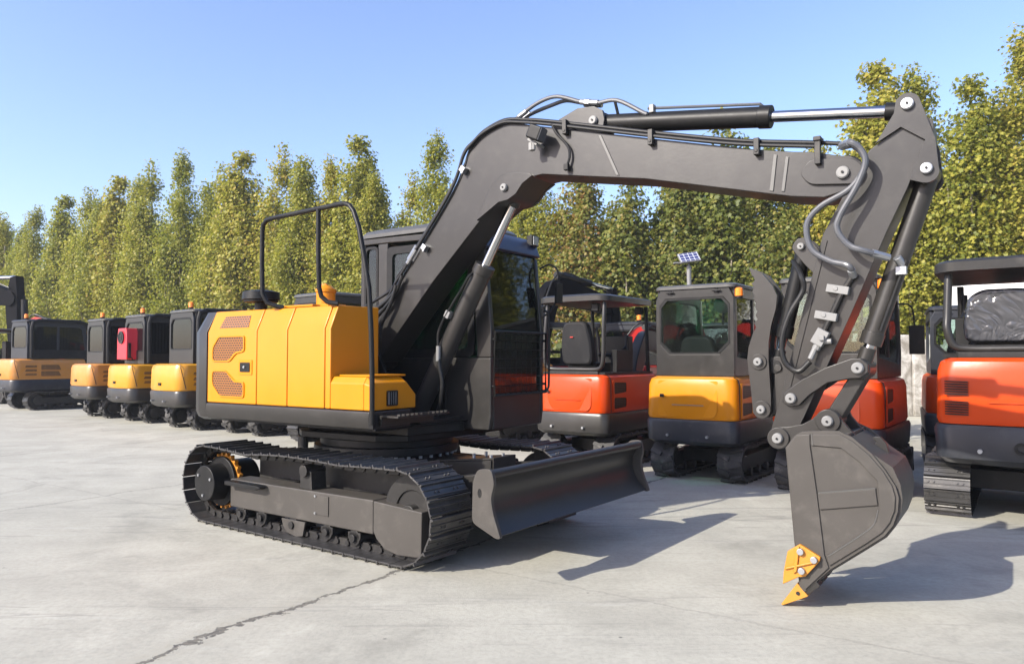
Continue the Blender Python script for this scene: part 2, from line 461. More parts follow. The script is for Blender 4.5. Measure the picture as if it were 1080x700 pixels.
for sgn in (-1, 1):
    yc = sgn * .845
    steel_track(EX, yc, .45, -1.26, 1.19, .335, .362, 57, turn=under)
    out = yc + sgn * .105
    fr = MB()
    ya, yb = sorted((yc - sgn * .10, yc + sgn * .105))
    fr.prism([(-1.02, .165), (.835, .172), (.835, .430), (-1.02, .415)], ya, yb)
    for sx in (-1.02, .83):
        pass
    f = under(fr.build('track_frame', M['greydust'], EX, bevel=.012))
    yg0, yg1 = sorted((yc - sgn * .09, yc + sgn * .115))
    g = MB(); g.prism([(.848, .428), (1.345, .402), (1.338, .09), (1.30, .075), (1.10, .062), (.97, .085), (.88, .15), (.848, .20)], yg0, yg1)
    g.build('idler_guard', M['greydust'], f, bevel=.008)
    a = MB(); y0, y1 = sorted((yc + sgn * .107, yc + sgn * .113))
    a.prism([(.16, .245), (.33, .245), (.33, .40), (.16, .40)], y0, y1); a.build('access_plate', M['greydust'], f, bevel=.002)
    for q in ((.175, .255), (.175, .39)):
        a = MB(); a.cyl((q[0], out, q[1]), (q[0], out + sgn * .016, q[1]), .011, n=6); a.build('plate_bolt', M['zinc'], f)
    a = MB(); y0, y1 = sorted((out - sgn * .02, out + sgn * .085)); a.prism([(-.98, .372), (-.52, .372), (-.46, .396), (-.50, .408), (-.98, .408)], y0, y1); a.build('step', M['black'], f, bevel=.004)
    a = MB(); y0, y1 = sorted((yc - sgn * .06, yc + sgn * .09)); a.prism([(-.05, .425), (.10, .425), (.09, .56), (.06, .59), (-.03, .59), (-.05, .56)], y0, y1); a.cyl((.02, y0 - .03, .575), (.02, y1 + .02, .575), .05); a.build('carrier_roller', M['darkmetal'], f, bevel=.004)
    a = MB(); y0, y1 = sorted((yc + sgn * .09, yc + sgn * .108)); a.prism([(-.27, .16), (.04, .16), (.01, .045), (-.08, .03), (-.20, .05), (-.25, .10)], y0, y1); a.build('chain_guide', M['greydust'], f, bevel=.003)
    for x in (-.86, -.56, -.13, .30, .62):
        a = MB(); a.cyl((x, yc - .10, .118), (x, yc + .10, .118), .062); a.cyl((x, yc - .125, .118), (x, yc + .125, .118), .03)
        a.b2(x - .07, x + .07, *sorted((yc + sgn * .085, yc + sgn * .10)), .11, .16)
        a.build('track_roller', M['darkmetal'], f, bevel=.003)
    sp = MB(); n = 22
    pts = []
    for i in range(n):
        for da, rr in ((-.25, .235), (-.12, .258), (.12, .258), (.25, .235)):
            t = 2 * PI * (i + da) / n; pts.append((-1.26 + rr * math.cos(t), .362 + rr * math.sin(t)))
    sp.prism(pts, yc - .02, yc + .02)
    for i in range(10):
        t = 2 * PI * i / 10; q = (-1.26 + .20 * math.cos(t), .362 + .20 * math.sin(t))
        sp.cyl((q[0], yc - .03, q[1]), (q[0], yc + sgn * .05, q[1]), .018, n=6)
    s = under(sp.build('sprocket', M['gold'], EX, bevel=.003))
    d = MB(); yd = yc + sgn * .025
    d.cyl((-1.26, yd, .362), (-1.26, yd + sgn * .19, .362), .165, .160, n=40); d.cyl((-1.26, yd, .362), (-1.26, yd + sgn * .03, .362), .228, n=40)
    d.cyl((-1.26, yc - sgn * .25, .362), (-1.26, yd, .362), .185, n=32)
    dd = d.build('final_drive', M['black'], s, bevel=.008)
    for i in range(3):
        t = 2 * PI * i / 3 + .4; q = (-1.26 + .11 * math.cos(t), .362 + .11 * math.sin(t)); yy = yd + sgn * .19
        d = MB(); d.cyl((q[0], yy - sgn * .002, q[1]), (q[0], yy + sgn * .010, q[1]), .014, n=6); d.build('drive_plug', M['zinc'], s)
    idl = MB(); idl.ring(disc(1.19, .362, .285, 40), disc(1.19, .362, .17, 40), yc - .05, yc + .05); idl.cyl((1.19, yc - .035, .362), (1.19, yc + .035, .362), .175, n=32); idl.cyl((1.19, yc - .10, .362), (1.19, yc + .10, .362), .07)
    under(idl.build('idler', M['darkmetal'], EX, bevel=.006))

cb = MB()
cb.prism([(-.62, -.45), (.62, -.45), (.74, -.30), (.74, .30), (.62, .45), (-.62, .45)], .30, .60, ax='z')
for sx in (-.52, .52):
    for s in (-1, 1):
        cb.prism([(sx - .17, s * .42), (sx + .17, s * .42), (sx + .14, s * .745), (sx - .14, s * .745)], .26, .42, ax='z')
for s in (-1, 1): cb.b2(-1.0, 1.02, s * .635, s * .665, .24, .585); cb.b2(-.62, .62, s * .46, s * .634, .45, .58)
under(cb.build('car_body', M['darkmetal'], EX, bevel=.015))
rg = MB(); rg.cyl((0, 0, .600), (0, 0, .665), .60, n=64); rg.cyl((0, 0, .665), (0, 0, .735), .655, n=64); rg.cyl((0, 0, .735), (0, 0, .80), .60, n=64)
ring = rg.build('swing_ring', M['black'], EX, bevel=.006)
rb = MB(); rb.cyl((0, 0, 0), (0, 0, .024), .016, n=6); rb = rb.build('ring_bolt', M['zinc'], ring)
for i in range(36):
    t = 2 * PI * i / 36
    if i: rb = rb.copy(); COL.objects.link(rb)
    rb.location = (.628 * math.cos(t), .628 * math.sin(t), .6405)

# blade
bl = MB()
front = [(2.065, .735), (2.022, .70), (1.985, .64), (1.978, .57), (1.995, .50), (2.035, .43), (2.115, .362)]
back = [(2.095, .352), (2.0, .405), (1.962, .48), (1.945, .57), (1.952, .65), (1.985, .72), (2.03, .765)]
bl.prism(front + back, -1.045, 1.03)
bl.cyl((2.035, -1.045, .742), (2.035, 1.03, .742), .034, n=20)
B = under(bl.build('blade', M['grey'], EX, bevel=.003, seg=1))
hole = [(1.965 + .016 * math.cos(t) * 1.0, .622 + .03 * math.sin(t)) for t in [2 * PI * i / 24 for i in range(24)]]
for ya, yb in ((-1.075, -1.046), (1.031, 1.06)):
    e = MB()
    outl = round_poly([(1.905, .69), (1.945, .775), (2.06, .785), (2.085, .69), (2.055, .60), (2.075, .50), (2.135, .352), (2.10, .345), (1.90, .425)], .035, 3)
    e.prism(outl, ya, yb)
    ep = e.build('end_plate', M['greydust'], B, bevel=.003)
    e = MB(); e.prism(hole, ya - .0015, ya + .0015) if ya < 0 else e.prism(hole, yb - .0015, yb + .0015)
    e.build('lifting_hole', M['black'], ep)
for y in (-.50, .50):
    a = MB(); a.prism([(.60, .34), (1.3, .38), (1.955, .42), (1.955, .64), (1.75, .675), (1.3, .60), (.60, .52)], y - .055, y + .055)
    under(a.build('blade_arm', M['grey'], EX, bevel=.008))
a = MB(); a.prism([(.80, .43), (1.95, .47), (1.95, .53), (.80, .49)], -.444, .444); under(a.build('arm_brace', M['grey'], EX, bevel=.006))
a = MB(); a.cyl((.62, 0, .50), (1.30, 0, .56), .06, n=24); c = under(a.build('blade_cylinder', M['grey'], EX, bevel=.004))
a = MB(); a.cyl((1.29, 0, .559), (1.93, 0, .60), .03); a.build('rod', M['chrome'], c)
a = MB(); a.prism([(.72, .635), (1.36, .700), (1.36, .688), (1.36, .60), (1.345, .60), (1.345, .682), (.72, .615)], -.15, .15)
a.prism([(.74, .50), (1.34, .55), (1.345, .68), (.74, .615)], -.165, -.151); a.prism([(.74, .50), (1.34, .55), (1.345, .68), (.74, .615)], .151, .165)
a.build('cylinder_cover', M['grey'], c, bevel=.004)
for q in ((1.10, -.08), (1.10, .08), (1.28, -.08), (1.28, .08)):
    a = MB(); a.cyl((q[0], q[1], .66), (q[0], q[1], .71), .014, n=6); a.build('cover_bolt', M['zinc'], c)

# --- house
dk = MB()
dk.prism([(-.62, -.50), (-.40, -.66), (.45, -.62), (.66, -.45), (.72, .10), (.72, .85), (.2, .85), (-.62, .6)], .805, .86, ax='z'); dk.b2(-1.27, .80, -.97, .97, .938, .955); dk.prism([(-.50, -.50), (.70, -.50), (.80, .12), (-.50, .5)], .86, .938, ax='z'); dk.b2(.14, .80, -.46, .10, .955, .99)
for y in (-.24, .20):
    dk.prism([(-.40, .955), (.52, .955), (.50, 1.05), (.30, 1.22), (.10, 1.58), (-.14, 1.60), (-.30, 1.42), (-.40, 1.10)], y - .02, y + .02)
dk.b2(-1.2, -.42, -.30, .16, .955, 1.45)
dk.build('turntable_deck', M['black'], EX, bevel=.008)
core = MB()
core.prism([(-.985, 1.0), (-.985, 1.72), (-.90, 1.90), (.98, 1.90), (.985, 1.0)], -1.28, -.62, ax='x')
core.prism([(-.985, 1.0), (-.985, 1.72), (-.90, 1.90), (-.48, 1.90), (-.48, 1.0)], -.61, .315, ax='x')
core.build('engine_bay', M['black'], EX)
sk = MB()
sk.prism([(-1.012, 1.092), (-1.018, 1.02), (-.99, .955), (-.93, .935), (-.55, .935), (-.55, 1.092)], -1.285, .775, ax='x')
sk.build('side_skirt', M['grey'], EX, bevel=.012, seg=3)
cw = MB()
def cwloop(z, ins):
    w = 1.005 - ins; pts = [(-1.292, -w), (-1.40, -w)]
    for i in range(17):
        t = -PI / 2 + PI * i / 16
        pts.append((-1.42 - (.24 - ins) * math.cos(t) ** .8 if abs(math.cos(t)) > 1e-6 else -1.42, (w - .005) * math.sin(t)))
    pts += [(-1.40, w), (-1.292, w)]
    return [(p[0], p[1], z) for p in pts]
cw.loft([cwloop(.935, .07), cwloop(.965, .02), cwloop(1.02, 0), cwloop(1.73, 0), cwloop(1.92, .10)])
cw.build('counterweight', M['grey'], EX, bevel=.008)
sec = [(-1.0, 1.097), (-1.0, 1.73), (-.915, 1.92)]
secs = lambda inner: sec + [(inner, 1.925), (inner, 1.097)]
def panel(name, x0, x1, inner=-.462):
    mb = MB(); mb.prism(secs(inner), x0, x1, ax='x'); return mb.build(name, M['yellow'], EX, bevel=.010, seg=2)
p1 = panel('side_door', -1.283, -.588, .99)
p2 = panel('side_panel', -.580, -.190)
p3 = panel('side_panel', -.182, .262)
fh = panel('front_hood', .270, .332)
mb = MB()
sb = [(-1.0, 1.097), (-1.0, 1.30), (-.965, 1.352), (-.60, 1.352), (-.49, 1.23), (-.49, 1.097)]
mb.prism(sb, .334, .70, ax='x'); mb.prism(sb, .70, .775, ax='x', pts2=[(-1.0, 1.097), (-1.0, 1.285), (-.975, 1.305), (-.60, 1.305), (-.49, 1.205), (-.49, 1.097)])
sbx = mb.build('storage_box', M['yellow'], EX, bevel=.008)
mb = MB(); mb.b2(.36, .72, -.93, -.55, 1.353, 1.366); mb.build('lid', M['yellow'], sbx, bevel=.004)
mb = MB(); mb.ring(round_poly([(-.83, 1.125), (-.71, 1.125), (-.71, 1.245), (-.83, 1.245)], .012), round_poly([(-.82, 1.135), (-.72, 1.135), (-.72, 1.235), (-.82, 1.235)], .008), .774, .786, ax='x')
for k in range(3): mb.b2(.776, .788, -.797 + .025 * k, -.791 + .025 * k, 1.132, 1.238)
mb.build('vent_frame', M['black'], sbx)
mb = MB(); mb.b2(.7755, .779, -.818, -.722, 1.137, 1.233); mb.build('vent_plate', M['zinc'], sbx)

def side_shape(pts, y0, y1, out=1.0):
    mb = MB(); mb.prism(pts, y0, y1); return mb
def grow(pts, d):
    cx = sum(p[0] for p in pts) / len(pts); cz = sum(p[1] for p in pts) / len(pts)
    return [(p[0] + d * (1 if p[0] > cx else -1), p[1] + d * (1 if p[1] > cz else -1)) for p in pts]
g2 = [(-1.11, 1.682), (-.757, 1.682), (-.757, 1.565), (-.875, 1.548), (-.965, 1.475), (-1.197, 1.475), (-1.197, 1.585)]
g3 = [(-1.197, 1.376), (-1.0, 1.376), (-.89, 1.285), (-.757, 1.278), (-.757, 1.162), (-1.09, 1.162), (-1.197, 1.262)]
for g in (g2, g3):
    o = MB().prism(round_poly(g, .03, 3), -1.0035, -1.0005).build('grille', M['vent'], p1)
    f = MB(); f.ring(round_poly(grow(g, .012), .03, 3), round_poly(g, .03, 3), -1.009, -1.0003); f.build('grille_frame', M['yellow'], o)
k = .085 / .19
def chp(x, z, off): return (x, -1.0 + (z - 1.73) * k - off * .91, z - off * .41 + off * .0 + off * .82 * 0)
mb = MB(); qq = [(-1.125, 1.765), (-.715, 1.765), (-.745, 1.872), (-1.10, 1.872)]
mb.add([chp(x, z, .001) for x, z in qq] + [chp(x, z, .005) for x, z in qq], [(0, 1, 2, 3), (7, 6, 5, 4), (0, 4, 5, 1), (1, 5, 6, 2), (2, 6, 7, 3), (3, 7, 4, 0)])
mb.build('grille', M['vent'], p1)
mb = MB(); mb.prism(round_poly([(-.80, 1.375), (-.665, 1.375), (-.665, 1.458), (-.80, 1.458)], .01), -1.012, -1.0008); lt = mb.build('latch', M['black'], p1, bevel=.003)
mb = MB(); mb.ring(round_poly([(-.825, 1.352), (-.640, 1.352), (-.640, 1.482), (-.825, 1.482)], .012), round_poly([(-.80, 1.375), (-.665, 1.375), (-.665, 1.458), (-.80, 1.458)], .01), -1.006, -1.0004); mb.build('latch_frame', M['yellow'], p1)
mb = MB(); mb.cyl((-.735, -1.011, 1.418), (-.735, -1.018, 1.418), .012); mb.b2(-.745, -.725, -1.022, -1.013, 1.412, 1.424); mb.build('key_lock', M['zinc'], lt)

# handrail
hr = MB()
pth = [(-.36, -.90, 1.926), (-.40, -.93, 1.935), (-.47, -.985, 1.965), (-.515, -1.0, 2.05), (-.525, -1.0, 2.30), (-.525, -1.0, 2.58), (-.515, -1.0, 2.635), (-.47, -1.0, 2.672), (-.39, -1.0, 2.682), (.0, -1.005, 2.692), (.42, -1.015, 2.702), (.50, -1.018, 2.70), (.555, -1.02, 2.68), (.60, -1.02, 2.63), (.66, -1.022, 2.50), (.72, -1.024, 2.27), (.775, -1.025, 2.02), (.80, -1.025, 1.7), (.812, -1.025, 1.4), (.815, -1.025, 1.0)]
hr.tube(pth, .0195, 12)
hr.tube([(.19, -1.01, 2.69), (.192, -1.008, 2.3), (.195, -1.0, 2.06), (.21, -.99, 1.99), (.25, -.96, 1.945), (.33, -.92, 1.93)], .0195, 12)
hr.b2(.776, .822, -1.022, -.995, .965, 1.075)
hr.build('handrail', M['black'], EX)
# intake cap, tank cap, step
mb = MB(); mb.cyl((-.86, -.75, 1.92), (-.86, -.75, 2.0), .055); mb.cyl((-.86, -.75, 2.0), (-.86, -.75, 2.02), .15); mb.cyl((-.86, -.75, 2.02), (-.86, -.75, 2.095), .165, .16, n=32); mb.cyl((-.86, -.75, 2.095), (-.86, -.75, 2.108), .15, .10, n=32)
mb.build('air_precleaner', M['black'], EX, bevel=.006)
mb = MB(); mb.cyl((-.06, -.70, 1.92), (-.06, -.70, 2.055), .080, n=28); mb.cyl((-.06, -.70, 2.055), (-.06, -.70, 2.085), .088, n=28); mb.cyl((-.06, -.70, 2.085), (-.06, -.70, 2.115), .078, .045, n=28); mb.cyl((-.06, -.70, 2.115), (-.06, -.70, 2.125), .016)
mb.b2(-.12, .08, -.80, -.60, 1.924, 1.95)
mb.build('tank_cap', M['yellow'], EX, bevel=.004)
mb = MB(); mb.b2(-.44, -.02, -.88, -.50, 1.926, 1.945); mb.build('hood_hatch', M['yellow'], EX, bevel=.006)
mb = MB(); mb.b2(.80, .99, -.93, -.32, 1.045, 1.06); mb.b2(.80, .82, -.93, -.32, .98, 1.045)
for i in range(12): mb.b2(.97, 1.0, -.92 + i * .05, -.90 + i * .05, 1.06, 1.075)
mb.build('step_plate', M['grey'], EX, bevel=.002)
mb = MB(); mb.cyl((-.45, -.6, .805), (-.45, -.6, .70), .045); mb.build('grease_canister', M['grey'], EX)

# --- cab
Y0, Y1 = .17, 1.04
cabm = MB()
for ya, yb in ((Y0, Y0 + .05), (Y1 - .05, Y1)):
    cabm.prism([(-.53, .87), (1.03, .87), (1.05, 1.0), (1.05, 1.50), (-.53, 1.50)], ya, yb)
    cabm.prism([(-.53, 1.50), (-.47, 1.50), (-.47, 2.60), (-.53, 2.60)], ya, yb)
    cabm.prism([(-.30, 1.50), (-.17, 1.50), (-.17, 2.60), (-.30, 2.60)], ya, yb)
    cabm.prism([(.90, 1.50), (1.05, 1.50), (1.055, 1.75), (.985, 2.44), (.90, 2.55), (.84, 2.55)], ya, yb)
    cabm.prism([(-.53, 2.60), (-.17, 2.60), (.80, 2.57), (.90, 2.55), (.86, 2.61), (.72, 2.645), (-.53, 2.665)], ya, yb)
cabm.prism([(.22 - .05 + .05, .87), (Y1 - .05, .87), (Y1 - .05, 1.18), (.22, 1.18)], 1.0, 1.045, ax='x')
cabm.b2(1.01, 1.05, Y0 + .05, Y1 - .05, 1.715, 1.745)
cabm.b2(-.53, -.49, Y0 + .05, Y1 - .05, .87, 1.75); cabm.b2(-.53, -.49, Y0 + .05, Y1 - .05, 2.55, 2.66)
cab = cabm.build('cab', M['grey'], EX, bevel=.012)
mb = MB(); mb.b2(-.50, .56, Y0 - .014, Y0 - .002, .95, 1.49); mb.b2(-.50, -.10, Y0 - .016, Y0 - .008, 1.492, 1.80); mb.build('cab_shade_panel', M['black'], cab, bevel=.004)  # added black sheets, standing in for the boom's shade on the cab side
mb = MB()
rl = lambda z, i: [(x, y, z) for x, y in round_poly([(-.55 + i, Y0 - .012 + i), (.78 - i * 1.4, Y0 - .012 + i), (.78 - i * 1.4, Y1 + .012 - i), (-.55 + i, Y1 + .012 - i)], .10, 4)]
mb.loft([rl(2.667, .0), rl(2.70, .0), rl(2.735, .03), rl(2.755, .09)])
mb.build('roof', M['greylight'], cab)
mb = MB()
mb.loft([[(x, y, z) for x, z in ((.70, 2.655), (.80, 2.675), (.90, 2.645), (.975, 2.575), (1.015, 2.47), (.985, 2.455), (.91, 2.55), (.80, 2.60))] for y in (Y0 - .004, Y0 + .1, .6, Y1 - .1, Y1 + .004)])
mb.build('visor', M['blueplastic'], cab, bevel=.01)
def pane(name, pts4, mat, par):
    a, b, c, d = [Vector(p) for p in pts4]; nrm = (b - a).cross(d - a).normalized() * .006
    mb = MB(); mb.add([a, b, c, d, a + nrm, b + nrm, c + nrm, d + nrm], [(0, 3, 2, 1), (4, 5, 6, 7), (0, 1, 5, 4), (1, 2, 6, 5), (2, 3, 7, 6), (3, 0, 4, 7)])
    return mb.build(name, mat, par)
def wframe(pts, y0, y1, t, r, par, name='window_frame'):
    cx = sum(p[0] for p in pts) / len(pts); cz = sum(p[1] for p in pts) / len(pts)
    inner = [(p[0] - t * (1 if p[0] > cx else -1), p[1] - t * (1 if p[1] > cz else -1)) for p in pts]
    MB().ring(round_poly(pts, r, 4), round_poly(inner, r * .8, 4), y0, y1).build(name, M['black'], par)
for yy, nm in ((Y0 + .02, 0), (Y1 - .03, 1)):
    for (xa, xb, za, zb, t) in ((-.465, -.305, 1.80, 2.57, .025), (-.165, .86, 1.52, 2.545, .07)):
        w = pane('window', [(xa, yy, za), (xb, yy, za), (xb, yy, zb), (xa, yy, zb)], M['tealglass'], cab)
        ya = Y0 - .006 if nm == 0 else Y1 - .02
        wframe([(xa - .012, za - .012), (xb + .012, za - .012), (xb + .012, zb + .012), (xa - .012, zb + .012)], ya, ya + .026, t, .06, w)
w = pane('windscreen', [(1.035, Y0 + .05, 1.75), (1.035, Y1 - .05, 1.75), (.965, Y1 - .05, 2.46), (.965, Y0 + .05, 2.46)], M['tealglass'], cab)
w = pane('lower_windscreen', [(1.03, Y0 + .05, 1.185), (1.03, Y1 - .05, 1.185), (1.03, Y1 - .05, 1.712), (1.03, Y0 + .05, 1.712)], M['tealglass'], cab)
pane('rear_window', [(-.51, Y0 + .05, 1.76), (-.51, Y0 + .05, 2.545), (-.51, Y1 - .05, 2.545), (-.51, Y1 - .05, 1.76)], M['tealglass'], cab)
mb = MB()
gx = 1.075
mb.tube([(gx, Y0 + .02, 1.17), (gx, Y1, 1.17), (gx, Y1, 1.73), (gx, Y0 + .02, 1.73)], .012, 8, closed=True)
for i in range(1, 10): mb.cyl((gx, Y0 + .02 + i * .085, 1.17), (gx, Y0 + .02 + i * .085, 1.73), .0028, n=6)
for i in range(1, 7): mb.cyl((gx + .004, Y0 + .02, 1.17 + i * .08), (gx + .004, Y1, 1.17 + i * .08), .0028, n=6)
for z in (1.25, 1.66):
    for y in (Y0 + .03, Y1 - .01): mb.cyl((1.04, y, z), (gx, y, z), .012)
mb.build('mesh_guard', M['black'], cab)
mb = MB(); mb.b2(.02, .5, .42, .84, 1.0, 1.32); mb.loft([[(x, y, z) for x, y in round_poly([(a, .40), (a + .12, .40), (a + .12, .86), (a, .86)], .05, 3)] for z, a in ((1.32, .02), (1.7, -.02), (2.0, -.08), (2.08, -.1))])
mb.b2(.02, .52, .41, .85, 1.325, 1.42); mb.build('seat', M['seat'], cab, bevel=.02)
mb = MB(); mb.b2(.1, .5, .25, .38, .95, 1.52); mb.b2(.1, .5, .88, .97, .95, 1.52); mb.b2(.80, .96, .30, .44, 1.2, 1.95)
for y in (.31, .92): mb.tube([(.42, y, 1.5), (.46, y, 1.66), (.48, y, 1.70)], [.014, .014, .026], 8)
mb.build('console', M['black'], cab, bevel=.015)
for y, z, lx in ((.27, 2.64, .94), (.98, 2.60, .98)):
    mb = MB(); mb.cyl((lx - .06, y, z - .06), (lx - .02, y, z + .02), .012); mb.b2(lx - .05, lx + .02, y - .055, y + .055, z - .03, z + .075)
    wl = mb.build('work_light', M['black'], cab, bevel=.01); mb = MB(); mb.b2(lx + .021, lx + .028, y - .045, y + .045, z - .02, z + .065); mb.build('lens', M['zinc'], wl, bevel=.003)
mb = MB(); mb.tube(smooth([(1.0, 1.05, 2.36), (1.08, 1.11, 2.40), (1.15, 1.15, 2.33), (1.16, 1.16, 2.1)]), .010, 8); mb.tube(smooth([(1.05, 1.05, 1.9), (1.10, 1.10, 1.95), (1.16, 1.15, 2.1)]), .010, 8)
mb.b2(1.145, 1.175, 1.09, 1.20, 2.02, 2.22); mb.build('mirror', M['black'], cab, bevel=.008)
mb = MB(); mb.tube(smooth([(1.06, 1.02, 1.95), (1.09, 1.05, 1.93), (1.10, 1.06, 1.8), (1.10, 1.06, 1.3), (1.09, 1.05, 1.2), (1.05, 1.02, 1.18)]), .011, 8); mb.build('grab_handle', M['black'], cab)
mb = MB(); mb.cyl((-.42, .50, 2.755), (-.42, .50, 2.80), .05); mb.build('roof_beacon', M['amber'], cab)

# --- boom
top = smooth([(.043, 0, 1.861), (.47, 0, 2.40), (.889, 0, 2.925), (1.02, 0, 3.16), (1.20, 0, 3.345), (1.45, 0, 3.395), (1.755, 0, 3.315), (2.643, 0, 3.075)], 5)
outline = [(-.20, 1.57)] + [(p.x, p.z) for p in top] + [(3.42, 2.868), (3.66, 2.815), (3.78, 2.795), (3.94, 2.745)] + arc(3.968, 2.636, .108, 80, -75, 8)
outline += [(3.842, 2.497), (3.643, 2.528), (2.641, 2.777), (2.125, 2.868), (1.78, 2.93), (1.69, 2.925), (1.61, 2.88), (1.545, 2.805), (1.475, 2.765), (1.39, 2.755), (1.20, 2.655), (.678, 2.16), (.178, 1.627), (.03, 1.46)] + arc(-.12, 1.50, .12, -10, -170, 6)
bm_ = MB(); bm_.prism(outline, -.155, .155)
BOOM = bm_.build('boom', M['grey'], EX, bevel=.007, seg=2, ang=25)
bs = round_poly([(3.76, 2.745), (4.02, 2.718), (4.085, 2.64), (4.03, 2.555), (3.76, 2.585), (3.70, 2.66)], .06, 4)
for s in (-1, 1):
    y0, y1 = sorted((s * .1552, s * .178)); MB().prism(bs, y0, y1).build('end_boss', M['grey'], BOOM, bevel=.004)
    y0, y1 = sorted((s * .1552, s * .186))
    lug = [(1.16, 2.625)] + [(p.x, p.z) for p in smooth([(1.23, 0, 2.76), (1.31, 0, 2.90), (1.42, 0, 2.965), (1.55, 0, 2.972), (1.68, 0, 2.945)], 4)] + [(1.70, 2.925), (1.61, 2.875), (1.545, 2.80), (1.47, 2.762), (1.38, 2.752)]
    MB().prism(lug, y0, y1).build('cylinder_boss', M['grey'], BOOM, bevel=.004)
    y0, y1 = sorted((s * .1552, s * .163))
    for wp in ([(2.27, 3.155), (2.295, 3.15), (2.44, 2.83), (2.415, 2.835)], [(3.54, 2.815), (3.562, 2.81), (3.535, 2.575), (3.51, 2.58)], [(3.615, 2.79), (3.635, 2.785), (3.605, 2.565), (3.585, 2.568)]):
        MB().prism(wp, y0, y1).build('weld_strip', M['greylight'], BOOM, bevel=.002)
def pin(par, x, z, y, s, r=.042, mat='whitemetal'):
    r *= .87
    mb = MB(); mb.cyl((x, y, z), (x, y + s * .022, z), r, r * .94, n=28); mb.cyl((x, y + s * .022, z), (x, y + s * .028, z), r * .82, n=28)
    o = mb.build('pin', M[mat], par, bevel=.003)
    mb = MB(); mb.cyl((x, y + s * .028, z), (x, y + s * .036, z), r * .20, n=6); mb.build('grease_nipple', M['black'], o)
def bosscyl(mb, x, z, r, y, w): mb.cyl((x, y - w / 2, z), (x, y + w / 2, z), r, n=28)
for s in (-1, 1):
    pin(BOOM, 3.958, 2.632, s * .178, s, .046)
    pin(BOOM, 1.44, 2.862, s * .186, s, .038)
    pin(BOOM, 2.200, 3.292, s * .098, s, .042)
for y in (-.085, .085):     # ears of the arm cylinder
    mb = MB(); mb.prism([(1.80, 3.285), (1.90, 3.36), (2.06, 3.415), (2.20, 3.405), (2.275, 3.36), (2.29, 3.29), (2.27, 3.19), (2.0, 3.235)], y - .013, y + .013); mb.build('cylinder_bracket', M['grey'], BOOM, bevel=.004)
# pipes
bp_ = [(-.16, 1.95), (.0, 2.015), (.16, 2.085), (.30, 2.18), (.44, 2.34), (.92, 2.92), (1.055, 3.20), (1.12, 3.285), (1.24, 3.36), (1.43, 3.41), (1.60, 3.385), (1.89, 3.315), (2.71, 3.09), (3.33, 2.93), (3.82, 2.835), (4.0, 2.795)]
for j, (off, dz) in enumerate(((-.150, .012), (-.178, -.014), (-.12, .03))):
    q = [(p[0] - (.02 if p[0] < 1.1 else 0) * j, off, p[1] + dz) for p in bp_]
    if j: q = [(x - .02 * j, y, z - .09 * j * (x < .2)) for x, y, z in q]
    if j == 1: q = q[:-1]
    mb = MB(); mb.tube(smooth(q, 5), .0135 if j < 2 else .011, 10); o = mb.build('hydraulic_pipe', M['rubber'], BOOM)
    mb = MB(); mb.tube([q[4], (Vector(q[4]) * .8 + Vector(q[5]) * .2)], .020, 8); mb.build('pipe_fitting', M['zinc'], o)
for (x, z) in ((2.00, 3.255), (2.70, 3.06), (3.44, 2.875), (.60, 2.45), (1.02, 3.07)):
    mb = MB(); mb.b2(x - .018, x + .018, -.205, -.156, z - .055, z + .055) if x > 1.1 else mb.box((x, -.18, z), (.05, .055, .05), Matrix.Rotation(R(-50), 3, 'Y'))
    mb.cyl((x, -.21, z - .03), (x, -.155, z - .03), .012, n=6); mb.build('pipe_clamp', M['darkmetal'] if x > 1.1 else M['zinc'], BOOM, bevel=.004)
mb = MB(); mb.b2(3.80, 3.835, -.215, -.179, 2.70, 2.86); mb.b2(3.795, 3.84, -.225, -.13, 2.845, 2.872); mb.build('pipe_clamp', M['darkmetal'], BOOM, bevel=.004)
for pts, y in (([(1.42, 3.42), (1.521, 3.475), (1.693, 3.545), (1.861, 3.556), (2.073, 3.472), (2.204, 3.437), (2.379, 3.424), (2.592, 3.29), (2.62, 3.28)], -.06), ([(1.40, 3.425), (1.569, 3.485), (1.768, 3.52), (1.904, 3.532), (2.04, 3.49), (2.21, 3.44)], .0)):
    mb = MB(); mb.tube(smooth(xz(pts, y), 5), .016, 10); h = mb.build('hydraulic_hose', M['hose'], BOOM)
    mb = MB(); mb.tube([(1.50, y, 3.462), (1.57, y, 3.495)], .021, 10); mb.build('hose_fitting', M['zinc'], h)
    mb = MB(); mb.tube([(2.07, y, 3.472), (2.22, y, 3.437)], .022, 10); mb.tube([(2.11, y, 3.461), (2.15, y, 3.452)], .027, 6); mb.build('hose_fitting', M['zinc'], h)
mb = MB(); mb.tube([(2.36, -.06, 3.42), (2.37, -.03, 3.33)], .012, 8); mb.build('hose_bracket', M['black'], BOOM)
mb = MB(); mb.tube(smooth(xz([(1.88, 3.30), (1.925, 3.22), (2.02, 3.11), (2.04, 3.03), (2.02, 2.96)], -.185), 5), .010, 8); h = mb.build('lamp_cable', M['rubber'], BOOM)
mb = MB(); mb.b2(1.995, 2.035, -.205, -.17, 2.92, 2.97); mb.build('cable_plug', M['black'], h, bevel=.006)
mb = MB(); mb.box((1.80, -.275, 3.22), (.12, .10, .11), Matrix.Rotation(R(25), 3, 'Y')); wl = mb.build('work_light', M['black'], BOOM, bevel=.014)
mb = MB(); mb.box((1.85, -.275, 3.197), (.012, .088, .095), Matrix.Rotation(R(25), 3, 'Y')); mb.build('lens', M['hose'], wl, bevel=.003)
